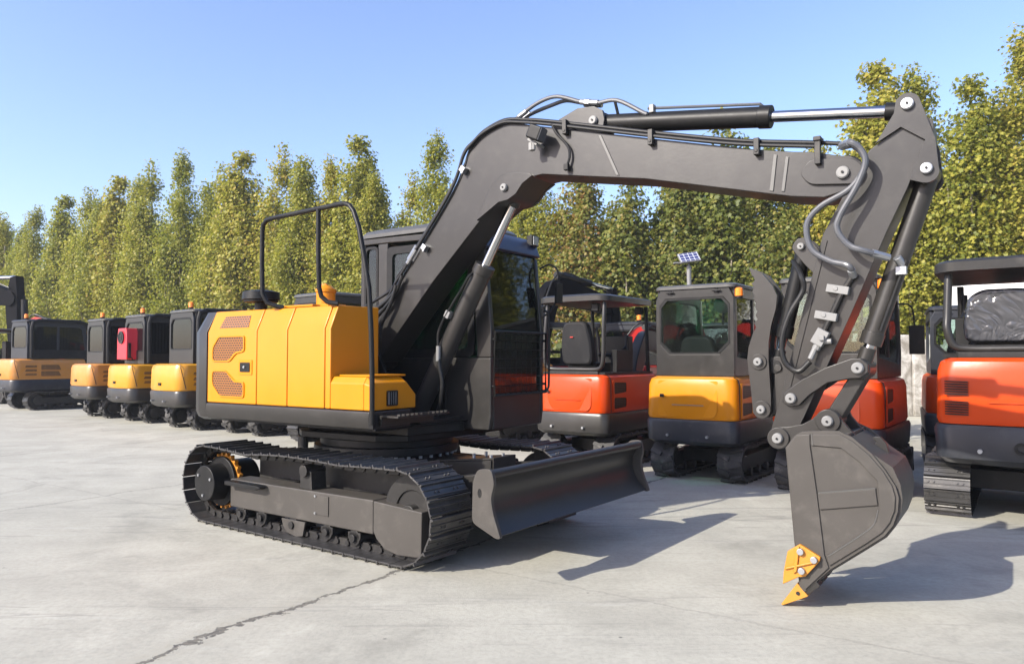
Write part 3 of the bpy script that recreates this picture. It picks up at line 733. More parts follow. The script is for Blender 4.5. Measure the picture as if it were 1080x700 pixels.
mb = MB(); mb.box((1.755, -.21, 3.165), (.10, .12, .02), Matrix.Rotation(R(35), 3, 'Y')); mb.box((1.74, -.25, 3.13), (.03, .05, .06)); mb.cyl((1.765, -.26, 3.10), (1.765, -.26, 3.16), .014); mb.build('lamp_bracket', M['whitemetal'], wl, bevel=.003)
for j, pts in enumerate(([(.33, 2.18), (.22, 2.05), (.08, 1.96), (-.06, 1.90), (-.22, 1.88)], [(.36, 2.22), (.27, 2.06), (.16, 1.95), (.05, 1.86), (-.04, 1.74)], [(.30, 2.14), (.24, 1.99), (.17, 1.88), (.12, 1.78), (.10, 1.66)])):
    mb = MB(); mb.tube(smooth(xz(pts, -.19 - .012 * j), 5), .017, 10); mb.build('hydraulic_hose', M['rubber'], BOOM)
# --- boom cylinder
def cylinder(name, a, b, split, r, rr, y=0, mat='grey', eye=.06, w=.12):
    a, b = Vector((a[0], y, a[1])), Vector((b[0], y, b[1])); d = (b - a); L = d.length; d.normalize(); s = a + d * split
    mb = MB(); mb.cyl(a + d * eye * .5, s, r, n=32); mb.cyl(s - d * .07, s + d * .012, r * 1.10, n=32); mb.cyl(a - Vector((0, w / 2, 0)), a + Vector((0, w / 2, 0)), eye, n=24)
    o = mb.build(name, M[mat], EX, bevel=.005)
    mb = MB(); mb.cyl(s, b - d * eye * .6, rr, n=24); mb.build('rod', M['chrome'], o)
    mb = MB(); mb.cyl(b - Vector((0, w / 2, 0)), b + Vector((0, w / 2, 0)), eye, n=24); mb.cyl(b - d * (eye + .07), b - d * eye * .5, rr * 1.45, n=20); mb.build('rod_eye', M[mat], o, bevel=.004)
    return o, a, d
bc, a, d = cylinder('boom_cylinder', (.33, .93), (1.455, 2.862), 1.55, .082, .040, w=.20)
mb = MB(); mb.tube(smooth([(1.05, -.05, 2.22), (1.02, -.10, 2.185), (.95, -.10, 2.09), (.85, -.105, 1.96), (.70, -.105, 1.74), (.69, -.105, 1.56)], 5), .012, 8); lp_ = mb.build('cylinder_pipe', M['black'], bc)
mb = MB(); mb.tube([(.692, -.105, 1.60), (.69, -.105, 1.47)], .020, 8); mb.build('pipe_fitting', M['whitemetal'], lp_); mb = MB(); mb.box((.79, -.09, 1.87), (.06, .05, .05), Matrix.Rotation(R(-60), 3, 'Y')); mb.build('pipe_clamp', M['whitemetal'], lp_)
mb = MB(); mb.tube(smooth([(.69, -.105, 1.50), (.71, -.105, 1.40), (.73, -.10, 1.28), (.70, -.09, 1.10), (.62, -.05, .98)], 6), .017, 10); mb.build('hydraulic_hose', M['rubber'], bc)
# --- arm cylinder
ac, a, d = cylinder('arm_cylinder', (2.20, 3.292), (4.305, 3.0), 1.29, .070, .037, mat='black', w=.13)
pa, pb = a + d * .40, a + d * 1.22
up = Vector((-d.z, 0, d.x))
mb = MB(); mb.tube([pa + up * .095 + Vector((0, -.02, 0)), pb + up * .083 + Vector((0, -.02, 0)), pb + up * .06 + d * .03], .011, 8); h = mb.build('cylinder_pipe', M['hose'], ac)
mb = MB(); q = a + d * .44 + up * .085; mb.box(q + Vector((0, -.03, 0)), (.035, .05, .06)); mb.build('pipe_clamp', M['whitemetal'], h, bevel=.004)

# --- arm
ao = [(3.50, 1.05)] + [(3.561, 1.254), (3.70, 1.79), (3.826, 2.264), (3.96, 2.52), (4.10, 2.757), (4.274, 2.885), (4.41, 2.79), (4.30, 2.50), (4.194, 2.27), (3.985, 1.772), (3.698, 1.121), (3.62, .96)] + arc(3.556, .985, .062, -15, -190, 7)
mb = MB(); mb.prism(ao, -.135, .135); ARM = mb.build('arm', M['grey'], EX, bevel=.007)
tb = [(4.14, 2.79)] + [(4.24, 2.955)] + arc(4.312, 2.995, .068, 155, 25, 8) + [(4.452, 2.77), (4.468, 2.58)] + arc(4.405, 2.582, .066, 0, -110, 6) + [(4.318, 2.545), (4.34, 2.62), (4.40, 2.77), (4.275, 2.866)]
for s in (-1, 1):
    y0, y1 = sorted((s * .1352, s * .158)); MB().prism(tb, y0, y1).build('arm_bracket', M['grey'], ARM, bevel=.005)
    pin(ARM, 4.312, 2.995, s * .158, s, .043, 'zinc'); pin(ARM, 4.405, 2.598, s * .158, s, .040, 'zinc')
    y0, y1 = sorted((s * .1352, s * .142)); mb = MB(); mb.prism([(3.565, 1.22), (3.60, 1.22), (3.855, 2.23), (3.822, 2.235)], y0, y1); mb.build('weld_strip', M['grey'], ARM, bevel=.002)
mb = MB(); mb.prism([(4.35, 2.56), (4.44, 2.70), (4.44, 2.88), (4.37, 2.95)], -.134, .134); mb.build('end_plate', M['grey'], ARM)
mb = MB(); mb.tube([(4.005, -.165, 2.005), (3.938, -.165, 1.90), (3.871, -.165, 1.75), (3.81, -.165, 1.62)], .018, 10); ap = mb.build('arm_pipe', M['darkmetal'], ARM)
for x, z in ((3.935, 1.918), (3.865, 1.757)):
    mb = MB(); mb.box((x - .02, -.155, z), (.13, .06, .05), Matrix.Rotation(R(12), 3, 'Y')); mb.cyl((x - .03, -.19, z + .005), (x - .03, -.18, z + .005), .016, n=6); mb.build('pipe_clamp', M['whitemetal'], ap, bevel=.004)
mb = MB(); mb.box((3.815, -.185, 1.625), (.075, .06, .10), Matrix.Rotation(R(-60 + 90), 3, 'Y')); mb.cyl((3.84, -.185, 1.66), (3.785, -.185, 1.55), .026, n=8); mb.cyl((3.79, -.19, 1.60), (3.88, -.19, 1.60), .018, n=8); mb.cyl((3.785, -.19, 1.56), (3.755, -.20, 1.49), .018, n=8); mb.box((3.83, -.22, 1.62), (.03, .03, .03)); mb.build('stop_valve', M['whitemetal'], ap, bevel=.004)
hs = [[(3.95, 2.805), (4.012, 2.79), (4.068, 2.745), (4.096, 2.66), (4.05, 2.528), (3.954, 2.36), (3.936, 2.269), (4.0, 2.172), (4.093, 2.127), (4.20, 2.092)],
      [(3.95, 2.80), (4.01, 2.785), (4.07, 2.73), (4.092, 2.645), (4.005, 2.517), (3.835, 2.427), (3.755, 2.324), (3.778, 2.173), (3.881, 2.092), (3.965, 2.064), (4.0, 2.04), (4.005, 1.995)]]
for i, h in enumerate(hs):
    y = -.235 - .03 * (1 - i)
    q = xz(h, y); q[0] = (h[0][0], -.16, h[0][1]); q[-1] = (h[-1][0], -.17, h[-1][1])
    mb = MB(); mb.tube(smooth(q, 6), .0185, 10); o = mb.build('hydraulic_hose', M['hose'], ARM)
    mb = MB(); mb.tube([Vector(q[-2]).lerp(Vector(q[-1]), .25), q[-1]], .024, 8); mb.build('hose_fitting', M['zinc'], o); mb = MB(); mb.tube([q[0], q[1]], .024, 8); mb.build('hose_fitting', M['zinc'], o)
h3 = [(3.635, 2.12), (3.708, 2.017), (3.722, 1.92), (3.64, 1.774), (3.591, 1.614), (3.605, 1.476), (3.685, 1.415), (3.757, 1.475)]
q = xz(h3, -.21); q[0] = (h3[0][0], -.08, h3[0][1]); mb = MB(); mb.tube(smooth(q, 6), .0175, 10); mb.build('hydraulic_hose', M['rubber'], ARM)
# --- bucket cylinder and linkage
kc, a, d = cylinder('bucket_cylinder', (4.405, 2.598), (4.018, 1.437), 1.06, .060, .032, w=.15)
mb = MB(); mb.tube([(4.285, -.07, 2.08), (4.14, -.075, 1.66)], .013, 8); h = mb.build('cylinder_pipe', M['black'], kc)
mb = MB(); mb.tube([(4.235, -.10, 2.10), (4.262, -.06, 2.05)], .025, 8); mb.box((4.255, -.07, 2.02), (.06, .05, .05)); mb.build('pipe_fitting', M['zinc'], h, bevel=.004)
lo = [(3.63, 1.19), (3.585, 1.21), (3.58, 1.265), (3.615, 1.30), (3.70, 1.365), (3.84, 1.44), (3.985, 1.495), (4.04, 1.497), (4.08, 1.46), (4.078, 1.41), (4.03, 1.375), (3.98, 1.372), (3.85, 1.345), (3.74, 1.265), (3.68, 1.20)]
for s in (-1, 1):
    y0, y1 = sorted((s * .145, s * .172)); L_ = MB().prism(lo, y0, y1).build('side_link', M['grey'], EX, bevel=.006)
    pin(L_, 3.632, 1.243, s * .172, s, .040); pin(L_, 4.022, 1.437, s * .172, s, .042)
mb = MB(); mb.prism([(3.965, 1.39), (4.06, 1.385), (3.90, 1.10), (3.80, 1.11)], -.105, .105); bosscyl(mb, 4.02, 1.43, .065, 0, .27); bosscyl(mb, 3.85, 1.112, .062, 0, .22); mb.build('bucket_link', M['grey'], EX, bevel=.008)
# --- bucket
W = .385; WF = .27          # near and far cheek, measured from the boom plane
so = [(3.647, .955), (3.70, 1.03), (3.74, 1.055), (3.79, 1.062), (3.87, 1.068), (3.95, 1.072), (4.02, 1.04), (4.12, .955), (4.19, .865), (4.24, .78), (4.256, .72), (4.25, .64), (4.225, .56), (4.18, .495), (4.10, .43), (3.89, .262), (3.745, .108), (3.72, .118), (3.705, .24), (3.69, .40)]
bk = MB()
for s in (-1, 1):
    W = .385 if s < 0 else WF
    y0, y1 = sorted((s * W, s * (W - .025))); bk.prism(so, y0, y1)
wo = [(4.00, 1.035), (4.13, .945), (4.225, .88), (4.262, .79), (4.272, .71), (4.262, .63), (4.235, .55), (4.19, .485), (4.10, .412), (3.89, .245), (3.75, .10)]
wi = [(3.765, .118), (3.90, .272), (4.09, .435), (4.17, .50), (4.21, .56), (4.235, .64), (4.24, .71), (4.23, .78), (4.195, .85), (4.11, .92), (3.985, 1.01)]
W = .385
bk.prism(wo + wi, -W + .025, WF - .025)
bk.prism([(3.70, 1.02), (3.99, 1.05), (3.99, 1.03), (3.70, 1.0)], -W + .025, WF - .025)
BK = bk.build('bucket', M['greydust'], EX, bevel=.005)
eo = arc(3.553, .992, .066, 200, 95, 6) + [(3.62, 1.065), (3.70, 1.085), (3.76, 1.12)] + arc(3.856, 1.114, .072, 140, 10, 6) + [(3.97, 1.07), (4.05, .985), (4.14, .90), (4.20, .84), (4.14, .84), (3.99, .98), (3.66, .93)] + [(3.60, .945)]
for s in (-1, 1):
    y0, y1 = sorted((s * .150, s * .185)); e = MB().prism(eo, y0, y1); bosscyl(e, 3.556, .990, .068, s * .178, .05); bosscyl(e, 3.853, 1.112, .072, s * .178, .05)
    e = e.build('bucket_ear', M['grey'], BK, bevel=.005)
    pin(e, 3.556, .990, s * .203, s, .040); pin(e, 3.853, 1.112, s * .203, s, .040)
hk = [(4.02, .90), (4.055, .945), (4.085, .965), (4.098, .985), (4.078, 1.0), (4.085, 1.017), (4.12, 1.017), (4.152, .98), (4.168, .92), (4.175, .84), (4.10, .85)]
hk0 = [(4.02, .92), (4.06, .955), (4.085, .96), (4.10, .985), (4.085, 1.0), (4.10, 1.025), (4.15, 1.02), (4.185, .97), (4.205, .90), (4.21, .83), (4.12, .86)]
MB().prism(hk, -.035, .0).build('lifting_eye', M['grey'], BK, bevel=.004)
for s in (-1, 1):      # raised wear plates on the cheeks
    W = .385 if s < 0 else WF
    t = .012; y0, y1 = sorted((s * (W + .0006), s * (W + t)))
    st = MB(); st.prism([(3.652, .95), (3.712, 1.035), (3.79, 1.045), (3.79, .98), (3.825, .70), (3.862, .345), (3.885, .275), (3.752, .125), (3.728, .15), (3.70, .40)], y0, y1)
    st.prism([(3.828, .70), (4.14, .757), (4.15, .665), (3.838, .605)], y0, y1)
    st.prism([(3.793, 1.045), (3.95, 1.055), (4.02, 1.02), (4.11, .945), (4.18, .86), (4.225, .78), (4.24, .72), (4.235, .645), (4.21, .575), (4.17, .515), (4.09, .445), (3.888, .285), (3.872, .34), (4.07, .50), (4.14, .57), (4.158, .66), (4.15, .80), (4.06, .90), (3.96, .975), (3.793, .98)], y0, y1)
    st.build('wear_plate', M['greydust'], BK, bevel=.004)
    y0, y1 = sorted((s * (W + .013), s * (W + .040)))
    sc = MB(); sc.prism([(3.66, .345), (3.73, .395), (3.752, .385), (3.845, .335), (3.84, .31), (3.76, .21), (3.72, .20), (3.63, .145), (3.636, .22)], y0, y1)
    ys, ye = sorted((s * (W + .04), s * (W + .055))); sc.prism([(3.71, .375), (3.732, .385), (3.715, .235), (3.695, .22)], ys, ye); sc.prism([(3.645, .235), (3.65, .25), (3.81, .31), (3.805, .295)], ys, ye)
    c = sc.build('side_cutter', M['gold'], BK, bevel=.005)
    for x, z in ((3.737, .355), (3.812, .318), (3.742, .243)):
        b = MB(); b.cyl((x, s * (W + .038), z), (x, s * (W + .065), z), .020, n=12); b.build('cutter_bolt', M['zinc'], c, bevel=.003)
for s in (-1, 1):
    W = .385 if s < 0 else WF
    yb = s * (W + .010)
    for pts in ([(3.832, .703), (4.14, .760)], [(3.888, .345), (4.07, .495), (4.13, .56), (4.152, .64)], [(3.80, 1.048), (3.806, .98)]):
        mb = MB(); mb.tube(smooth(xz(pts, yb), 4), .005, 6); mb.build('weld_bead', M['greylight'], BK)
ld = Vector((-.74, 0, -.672)).normalized()
for i in range(5):
    y = -.34 + i * (.385 + WF - .09) / 4
    p0 = Vector((3.808, y, .186)); nn = Vector((-ld.z, 0, ld.x))
    ad = MB()
    def sect(p, w, h): return [tuple(p + Vector((0, sy * w, 0)) + nn * (sz * h)) for sy, sz in ((-1, -1), (1, -1), (1, 1), (-1, 1))]
    ad.loft([sect(p0, .042, .040), sect(p0 + ld * .085, .042, .040), sect(p0 + ld * .115, .032, .030)])
    A = ad.build('tooth_adapter', M['grey'], BK, bevel=.005)
    tt = MB(); tt.loft([sect(p0 + ld * .098, .046, .046), sect(p0 + ld * .15, .044, .034), sect(p0 + ld * .215, .040, .018), sect(p0 + ld * .268, .034, .005)])
    T = tt.build('tooth', M['tooth'], A, bevel=.004)
    tb_ = MB(); q = p0 + ld * .135; tb_.cyl(q + Vector((0, -.052, 0)), q + Vector((0, .052, 0)), .011, n=8); tb_.build('tooth_pin', M['darkmetal'], A)
# --- thumb
to = [(3.352, 2.10), (3.44, 2.055), (3.505, 1.97), (3.533, 1.905), (3.525, 1.82), (3.494, 1.711), (3.476, 1.60), (3.474, 1.48), (3.486, 1.25), (3.487, 1.16), (3.47, 1.11), (3.43, 1.095), (3.39, 1.11), (3.367, 1.16), (3.36, 1.26), (3.335, 1.49), (3.345, 1.57), (3.375, 1.66)]
for k in range(7):
    z = 1.70 + k * .052; x = 3.396 + .012 * math.sin(k); to += [(x, z), (x - .014, z + .03)]
to += [(3.378, 2.03)]
mbp = [MB().prism(to, y - .018, y + .018) for y in (-.075, .075)]
TH = MB()
for m_ in mbp: TH.add(m_.v, m_.f)
for (x, z) in ((3.405, 1.9), (3.42, 1.68), (3.39, 1.35)): TH.cyl((x, -.06, z), (x, .06, z), .03)
TH = TH.build('thumb', M['grey'], EX, bevel=.005)
for x, z, r in ((3.411, 1.472, .052), (3.428, 1.16, .058)):
    for s in (-1, 1):
        mb = MB(); bosscyl(mb, x, z, r, s * .099, .012); b = mb.build('pin_boss', M['grey'], TH, bevel=.003); pin(b, x, z, s * .105, s, .034)
mb = MB(); 
for y in (-.03, .03): mb.prism(round_poly([(3.45, 1.50), (3.55, 1.51), (3.60, 1.40), (3.575, 1.24), (3.51, 1.14), (3.42, 1.10), (3.40, 1.18), (3.49, 1.28), (3.50, 1.40)], .03, 3), y - .012, y + .012)
mb.cyl((3.523, -.06, 1.432), (3.523, .06, 1.432), .024); mb.build('thumb_bracket', M['grey'], EX, bevel=.003)
tc_, a, d = cylinder('thumb_cylinder', (3.685, 2.205), (3.50, 1.44), .58, .050, .026, mat='black', eye=.045, w=.10)
for s in (-1, 1):
    y0, y1 = sorted((s * .062, s * .08)); mb = MB(); mb.prism(round_poly([(3.62, 2.21), (3.66, 2.27), (3.73, 2.27), (3.80, 2.18), (3.77, 2.02), (3.70, 2.10)], .03, 3), y0, y1); b = mb.build('cylinder_bracket', M['grey'], ARM, bevel=.004); pin(b, 3.685, 2.212, s * .08, s, .028)
# ------------------------------------------------------------------ smaller excavators parked in rows
def plan(xr, xf, w, rr, bulge, z, ins=0.0, n=7):
    """rounded rear, square front outline at height z"""
    w -= ins; xr += ins; xf -= ins * .6
    pts = [(xf, -w)]
    for i in range(n + 1):
        t = R(-90 - 90 * i / n); pts.append((xr + rr + rr * math.cos(t), -w + rr + rr * math.sin(t)))
    m = 7
    for i in range(1, m):
        u = -1 + 2 * i / m; pts.append((xr - bulge * (1 - u * u), u * (w - rr)))
    for i in range(n + 1):
        t = R(180 - 90 * i / n); pts.append((xr + rr + rr * math.cos(t), w - rr + rr * math.sin(t)))
    pts.append((xf, w))
    return [(p[0], p[1], z) for p in pts]

def rubber_track(root, yc, x0, x1, r, zc, w, steel=False):
    if steel:
        t = steel_track(root, yc, w, x0, x1, r, zc, 40, shoes=False, sag=.02)
    else:
        path, tot = track_path(x0, x1, r, zc, .02, 44)
        mb = MB(); k = len(path)
        loop_o, loop_i = [], []
        vs, fs = [], []
        for (x, z, tx, tz) in path:
            nx, nz = tz, -tx
            for off, y in ((0, -w / 2), (0, w / 2), (-.03, w / 2), (-.03, -w / 2)):
                vs.append((x + nx * off, yc + y, z + nz * off))
        for i in range(k):
            j = (i + 1) % k
            for a in range(4): fs.append((i * 4 + a, i * 4 + (a + 1) % 4, j * 4 + (a + 1) % 4, j * 4 + a))
        mb.add(vs, fs)
        for i, (x, z, tx, tz) in enumerate(path):
            nx, nz = tz, -tx; rot = Matrix(((tx, 0, nx), (0, 1, 0), (tz, 0, nz)))
            s = 1 if i % 2 else -1
            mb.box((x + nx * .012, yc + s * w * .24, z + nz * .012), (tot / k * .62, w * .50, .034), rot @ Matrix.Rotation(s * .35, 3, 'Z'))
        t = mb.build('track', M['rubbertrack'], root)
    f = MB(); f.prism([(x0 + .12, zc - .10), (x1 - .1, zc - .10), (x1 - .04, zc), (x1 - .12, zc + .09), (x0 + .12, zc + .07)], yc - .07, yc + .10)
    for i in range(3): xx = x0 + (x1 - x0) * (.25 + .25 * i); f.cyl((xx, yc - .10, zc - r + .085), (xx, yc + .10, zc - r + .085), .055, n=12)
    f.build('track_frame', M['darkmetal'], root, bevel=.008)
    f = MB(); f.cyl((x1, yc - .07, zc), (x1, yc + .07, zc), r - .05, n=24); f.build('idler', M['darkmetal'], root, bevel=.01)
    f = MB(); f.cyl((x0, yc - .07, zc), (x0, yc + .07, zc), r - .05, n=20); f.cyl((x0, yc - .12, zc), (x0, yc + .12, zc), .10, n=20); f.build('sprocket', M['darkmetal'], root, bevel=.01)

def beacon(root, x, y, z, tilt=0):
    mb = MB(); mb.cyl((x, y, z), (x, y, z + .03), .045); b = mb.build('beacon_base', M['black'], root)
    mb = MB(); mb.cyl((x, y, z + .03), (x, y, z + .115), .048, .046, n=20); mb.cyl((x, y, z + .115), (x, y, z + .128), .046, .03, n=20); mb.build('beacon_lens', M['amber'], b)

def seat(root, x, y, z, mat='seat', tall=.62, wrap=False):
    mb = MB(); mb.loft([[(xx, yy, z + zz) for xx, yy in round_poly([(x, y - .24), (x + .48, y - .24), (x + .48, y + .24), (x, y + .24)], .06, 3)] for zz in (0, .10, .14)])
    s = mb.build('seat', M['black'], root, bevel=.015)
    mb = MB()
    prof = round_poly([(y - .27, z + .10), (y - .29, z + tall * .45), (y - .25, z + tall * .88), (y - .15, z + tall), (y + .15, z + tall), (y + .25, z + tall * .88), (y + .29, z + tall * .45), (y + .27, z + .10)], .12, 5) if wrap else round_poly([(y - .25, z + .10), (y - .26, z + tall * .55), (y - .19, z + tall), (y + .19, z + tall), (y + .26, z + tall * .55), (y + .25, z + .10)], .10, 5)
    L = []
    for q, ins in ((-.10, .045), (-.075, .01), (0, 0), (.035, .03)):
        cz = z + tall * .55
        L.append([(x + q - (p[1] - z) * .12, y + (p[0] - y) * (1 - ins * 3), cz + (p[1] - cz) * (1 - ins * 2)) for p in prof])
    mb.loft(L); mb.build('backrest', M[mat], s, bevel=.01)
    if not wrap:
        for ya in (y + .25, y - .31): mb = MB(); mb.b2(x + .05, x + .40, ya, ya + .06, z + .22, z + .27); mb.build('armrest', M['black'], s, bevel=.015)
        if tall > .7: mb = MB(); mb.b2(x - .178, x - .172, y + .02, y + .07, z + .49, z + .505); mb.build('seat_label', M['red'], s)

def boom_set(root, mat, kx=1.25, kz=2.0, tx=2.3, tz=1.9, ax=2.35, az=.75, w=.09, foot=(.72, .85), cyl=True):
    """swing boom, arm and bucket standing in front of the machine"""
    F, K, T, A = Vector((foot[0], 0, foot[1])), Vector((kx, 0, kz)), Vector((tx, 0, tz)), Vector((ax, 0, az))
    mid = smooth([F, F * .45 + K * .55 + Vector((-.04, 0, .05)), K, K * .45 + T * .55 + Vector((0, 0, .07)), T], 5)
    n = len(mid); up, lo = [], []
    for i, p in enumerate(mid):
        t = (mid[min(i + 1, n - 1)] - mid[max(i - 1, 0)]).normalized(); nn = Vector((-t.z, 0, t.x)); h = w * (1.0 + .8 * math.sin(PI * i / (n - 1)))
        up.append(p + nn * h); lo.append(p - nn * h)
    mb = MB(); mb.prism([(p.x, p.z) for p in up + lo[::-1]], -w * .75, w * .75); bosscyl(mb, T.x, T.z, w * 1.05, 0, w * 1.9); bosscyl(mb, F.x, F.z, w * 1.1, 0, w * 2.2)
    b = mb.build('boom', M[mat], root, bevel=.008)
    top = T + (T - A).normalized() * w * 3.2 + Vector((w * .6, 0, 0))
    mb = MB(); mb.prism([(top.x - w * .6, top.z), (top.x + w * .5, top.z + w * .2), (T.x + w * 1.3, T.z), (A.x + w * .6, A.z), (A.x - w * .6, A.z), (T.x - w * 1.0, T.z - w * 1.5), (T.x - w * 1.0, T.z + w * .4)], -w * .65, w * .65); mb.build('arm', M[mat], root, bevel=.008)
    def cy(nm, a, c, r):
        a, c = Vector(a), Vector(c); m_ = a.lerp(c, .58)
        q = MB(); q.cyl(a, m_, r, n=16); o = q.build(nm, M['black'], root); q = MB(); q.cyl(m_, c, r * .55, n=12); q.build('rod', M['chrome'], o)
    if cyl:
        ms = mid[n // 2 + 1]; cy('arm_cylinder', ms + Vector((-.05, 0, w * 2.4)), top, w * .55); cy('boom_cylinder', F + Vector((.14, 0, -.12)), mid[n // 2] + Vector((.06, 0, -w * 1.6)), w * .6)
        cy('bucket_cylinder', T + Vector((w * 1.9, 0, -.02)), A.lerp(T, .25) + Vector((w * 1.8, 0, 0)), w * .45)
        q = MB(); q.tube(smooth([F + Vector((0, -w, .1)), mid[n // 4] + Vector((-w * 1.5, -w, .08)), mid[n // 2] + Vector((-.02, -w, w * 2.6)), mid[3 * n // 4] + Vector((0, -w, w * 2.2)), T + Vector((.02, -w, w * 1.6))], 4), .016, 8); q.build('hydraulic_hose', M['rubber'], root)
    bo = [(0, 0), (-.04, -.22), (.06, -.46), (.22, -.44), (.36, -.30), (.40, -.14), (.30, .02), (.14, .07)]
    k = w / .09
    mb = MB(); mb.prism([(A.x + x * k, A.z + z * k) for x, z in bo], -.21 * k, .21 * k); mb.build('bucket', M['black'], root, bevel=.012)

def mini(name, label, loc, a, body, weight='navy', cabmat='grey', style='a', canopy=False, sc=1.0, steel=False, gauge=.43, hw=.575, tw=.30, slots='slotvent',
         group=None, boom=True, boommat=None, lugs=True, wrap=False, curtain=False, mirror=False, boomk=None, cat='excavator', sideframe=False, roofz=2.33, glassm='glass', bz=1.27):
    r = thing(name, label, cat, (loc[0], loc[1], 0), R(90 - a), group, sc)
    for s in (-1, 1): rubber_track(r, s * gauge, -.60, .60, .215, .235, tw, steel)
    mb = MB(); mb.b2(-.42, .42, -gauge + .12, gauge - .12, .20, .36); mb.cyl((0, 0, .36), (0, 0, .44), .34, n=28); mb.build('undercarriage', M['black'], r, bevel=.01)
    mb = MB(); bx = .86; mb.prism([(bx + .04, .40), (bx + .02, .28), (bx + .06, .14), (bx + .04, .12), (bx - .02, .28), (bx, .42)], -gauge - tw / 2, gauge + tw / 2); mb.b2(.5, bx, -.28, -.20, .22, .32); mb.b2(.5, bx, .20, .28, .22, .32)
    mb.build('dozer_blade', M['grey'], r, bevel=.004)
    rnd, bul = (.13, .03) if style == 'a' else (.22, .07)
    xr = -.98 if style == 'a' else -1.16
    hw = hw if style == 'a' else hw + .08
    mb = MB(); mb.loft([plan(xr, .62, hw + .015, rnd, bul, .455, .06), plan(xr, .62, hw + .015, rnd, bul, .50, .01), plan(xr, .62, hw + .015, rnd, bul, .72, -.004), plan(xr, .62, hw + .015, rnd, bul, .755, .012)])
    cwt = mb.build('counterweight', M[weight], r, ang=40)
    for y in (-.24, .26):
        mb = MB(); mb.cyl((xr - bul - .02, y, .565), (xr + .1, y, .565), .017, n=8); mb.build('lug_bolt', M['zinc'], cwt)
    mb = MB(); mb.loft([plan(xr, .55, hw, rnd, bul, .762, .012), plan(xr, .55, hw, rnd, bul, .80, .0), plan(xr, .55, hw, rnd, bul, bz - .10, .01), plan(xr, .55, hw, rnd, bul, bz - .03, .03), plan(xr, .55, hw, rnd, bul, bz, .075)])
    hood = mb.build('hood', M[body], r, ang=40)
    if wrap:
        for z in (.83, .985):
            mb = MB()
            for i in range(6): mb.prism([(.33, z + .019 * i), (.485, z + .019 * i + .004), (.485, z + .019 * i + .013), (.33, z + .019 * i + .009)], xr - .008, xr - .024, ax='x')
            mb.build('rear_vent', M['black'], hood)
        mb = MB(); mb.ring(disc(0, .60, .045, 20), disc(0, .60, .026, 20), xr - bul - .03, xr, ax='x'); mb.build('tow_ring', M['black'], cwt)
    if style == 'a':
        dp = round_poly([(.40, .80), (.40, bz - .045), (-.36, bz - .045), (-.36, .84), (-.31, .785), (.36, .785)], .025, 2)
        mb = MB(); mb.prism(dp, xr - bul - .001, xr - bul - .011, ax='x')
        # door follows the slight bow of the rear
        mb.v = [(p[0] + bul * (p[1] / (hw - rnd)) ** 2 + (.028 if p[2] > bz - .08 else .008 if p[2] > bz - .2 else 0), p[1], p[2]) for p in mb.v]
        d = mb.build('rear_door', M[body], hood, bevel=.004) if not wrap else hood
        if not wrap: mb = MB(); mb.b2(xr - bul - .014, xr - bul - .004, .30, .355, 1.02, 1.06); mb.build('door_latch', M['black'], d, bevel=.004)
        mb = MB(); mb.b2(xr - bul - .008, xr - bul + .002, -.20, .20, .928, .936); mb.build('door_crease', M['whitemetal'] if body == 'yellow' else M[body], d)
        for t_, tp in ((R(-100), .012), (R(-100 + 20), .05)):
            break
        mb = MB(); mb.tube([(xr + rnd + .012, -hw - .0005, .775), (xr + rnd + .012, -hw + .0005, bz - .10), (xr + rnd + .02, -hw + .02, bz - .035), (xr + rnd + .02, -hw + .07, bz - .002)], .006, 6); mb.build('panel_seam', M['black'], hood)
        for z0, z1 in ((.80, .965), (1.0, 1.17)):
            y = -hw
            mb = MB(); mb.prism(round_poly([(-.76, z0 + .01), (-.42, z0 + .03), (-.42, z1 - .01), (-.76, z1)], .03, 3), y - .004, y + .012); g = mb.build('side_grille', M['black'], hood)
            mb = MB(); mb.ring(round_poly([(-.79, z0 - .02), (-.395, z0), (-.395, z1 + .015), (-.79, z1 + .03)], .03, 3), round_poly([(-.76, z0 + .01), (-.42, z0 + .03), (-.42, z1 - .01), (-.76, z1)], .03, 3), y - .010, y + .012); mb.build('grille_frame', M[body], g)
            mb = MB()
            for i in range(5): mb.b2(-.75, -.43, y - .007, y, z0 + .03 + i * .022, z0 + .037 + i * .022)
            mb.build('grille_slat', M['darkmetal'], g)
    else:
        for k in range(3):
            mb = MB(); z = .86 + k * .10; mb.prism(round_poly([(-.86, z), (-.60, z), (-.60, z + .055), (-.84, z + .055)], .012, 2), -hw - .003, -hw + .02); mb.build('side_slot', M[slots], hood)
        for z in (.845, 1.0):
            mb = MB(); mb.prism(round_poly([(-.50, z), (-.04, z), (-.10, z + .125), (-.50, z + .125)], .015, 2), -hw - .003, -hw + .02); mb.build('side_grille', M[slots], hood)
        # seam of the rear door: a groove strip running down the rounded corner
        pth = []
        for i in range(9):
            z = bz - .02 - (bz - .82) * i / 8; t = R(-128 + 3 * i); o = .0 if i else .05
            pth.append((xr + rnd + (rnd + .002 - o) * math.cos(t) - .02 * (1 - i / 8), -hw + rnd + (rnd + .002 - o) * math.sin(t), z))
        mb = MB(); mb.tube(pth, .007, 6); mb.build('door_seam', M['black'], hood)
        mb = MB(); mb.b2(xr - bul - .012, xr - bul + .03, -.12, -.02, .86, .91); mb.build('door_latch', M['black'], hood, bevel=.004)
    mb = MB(); mb.b2(.45, .80, -.16, .16, .50, .95); mb.cyl((.72, 0, .48), (.72, 0, 1.0), .10, n=16); mb.build('swing_post', M['black'], r, bevel=.015)
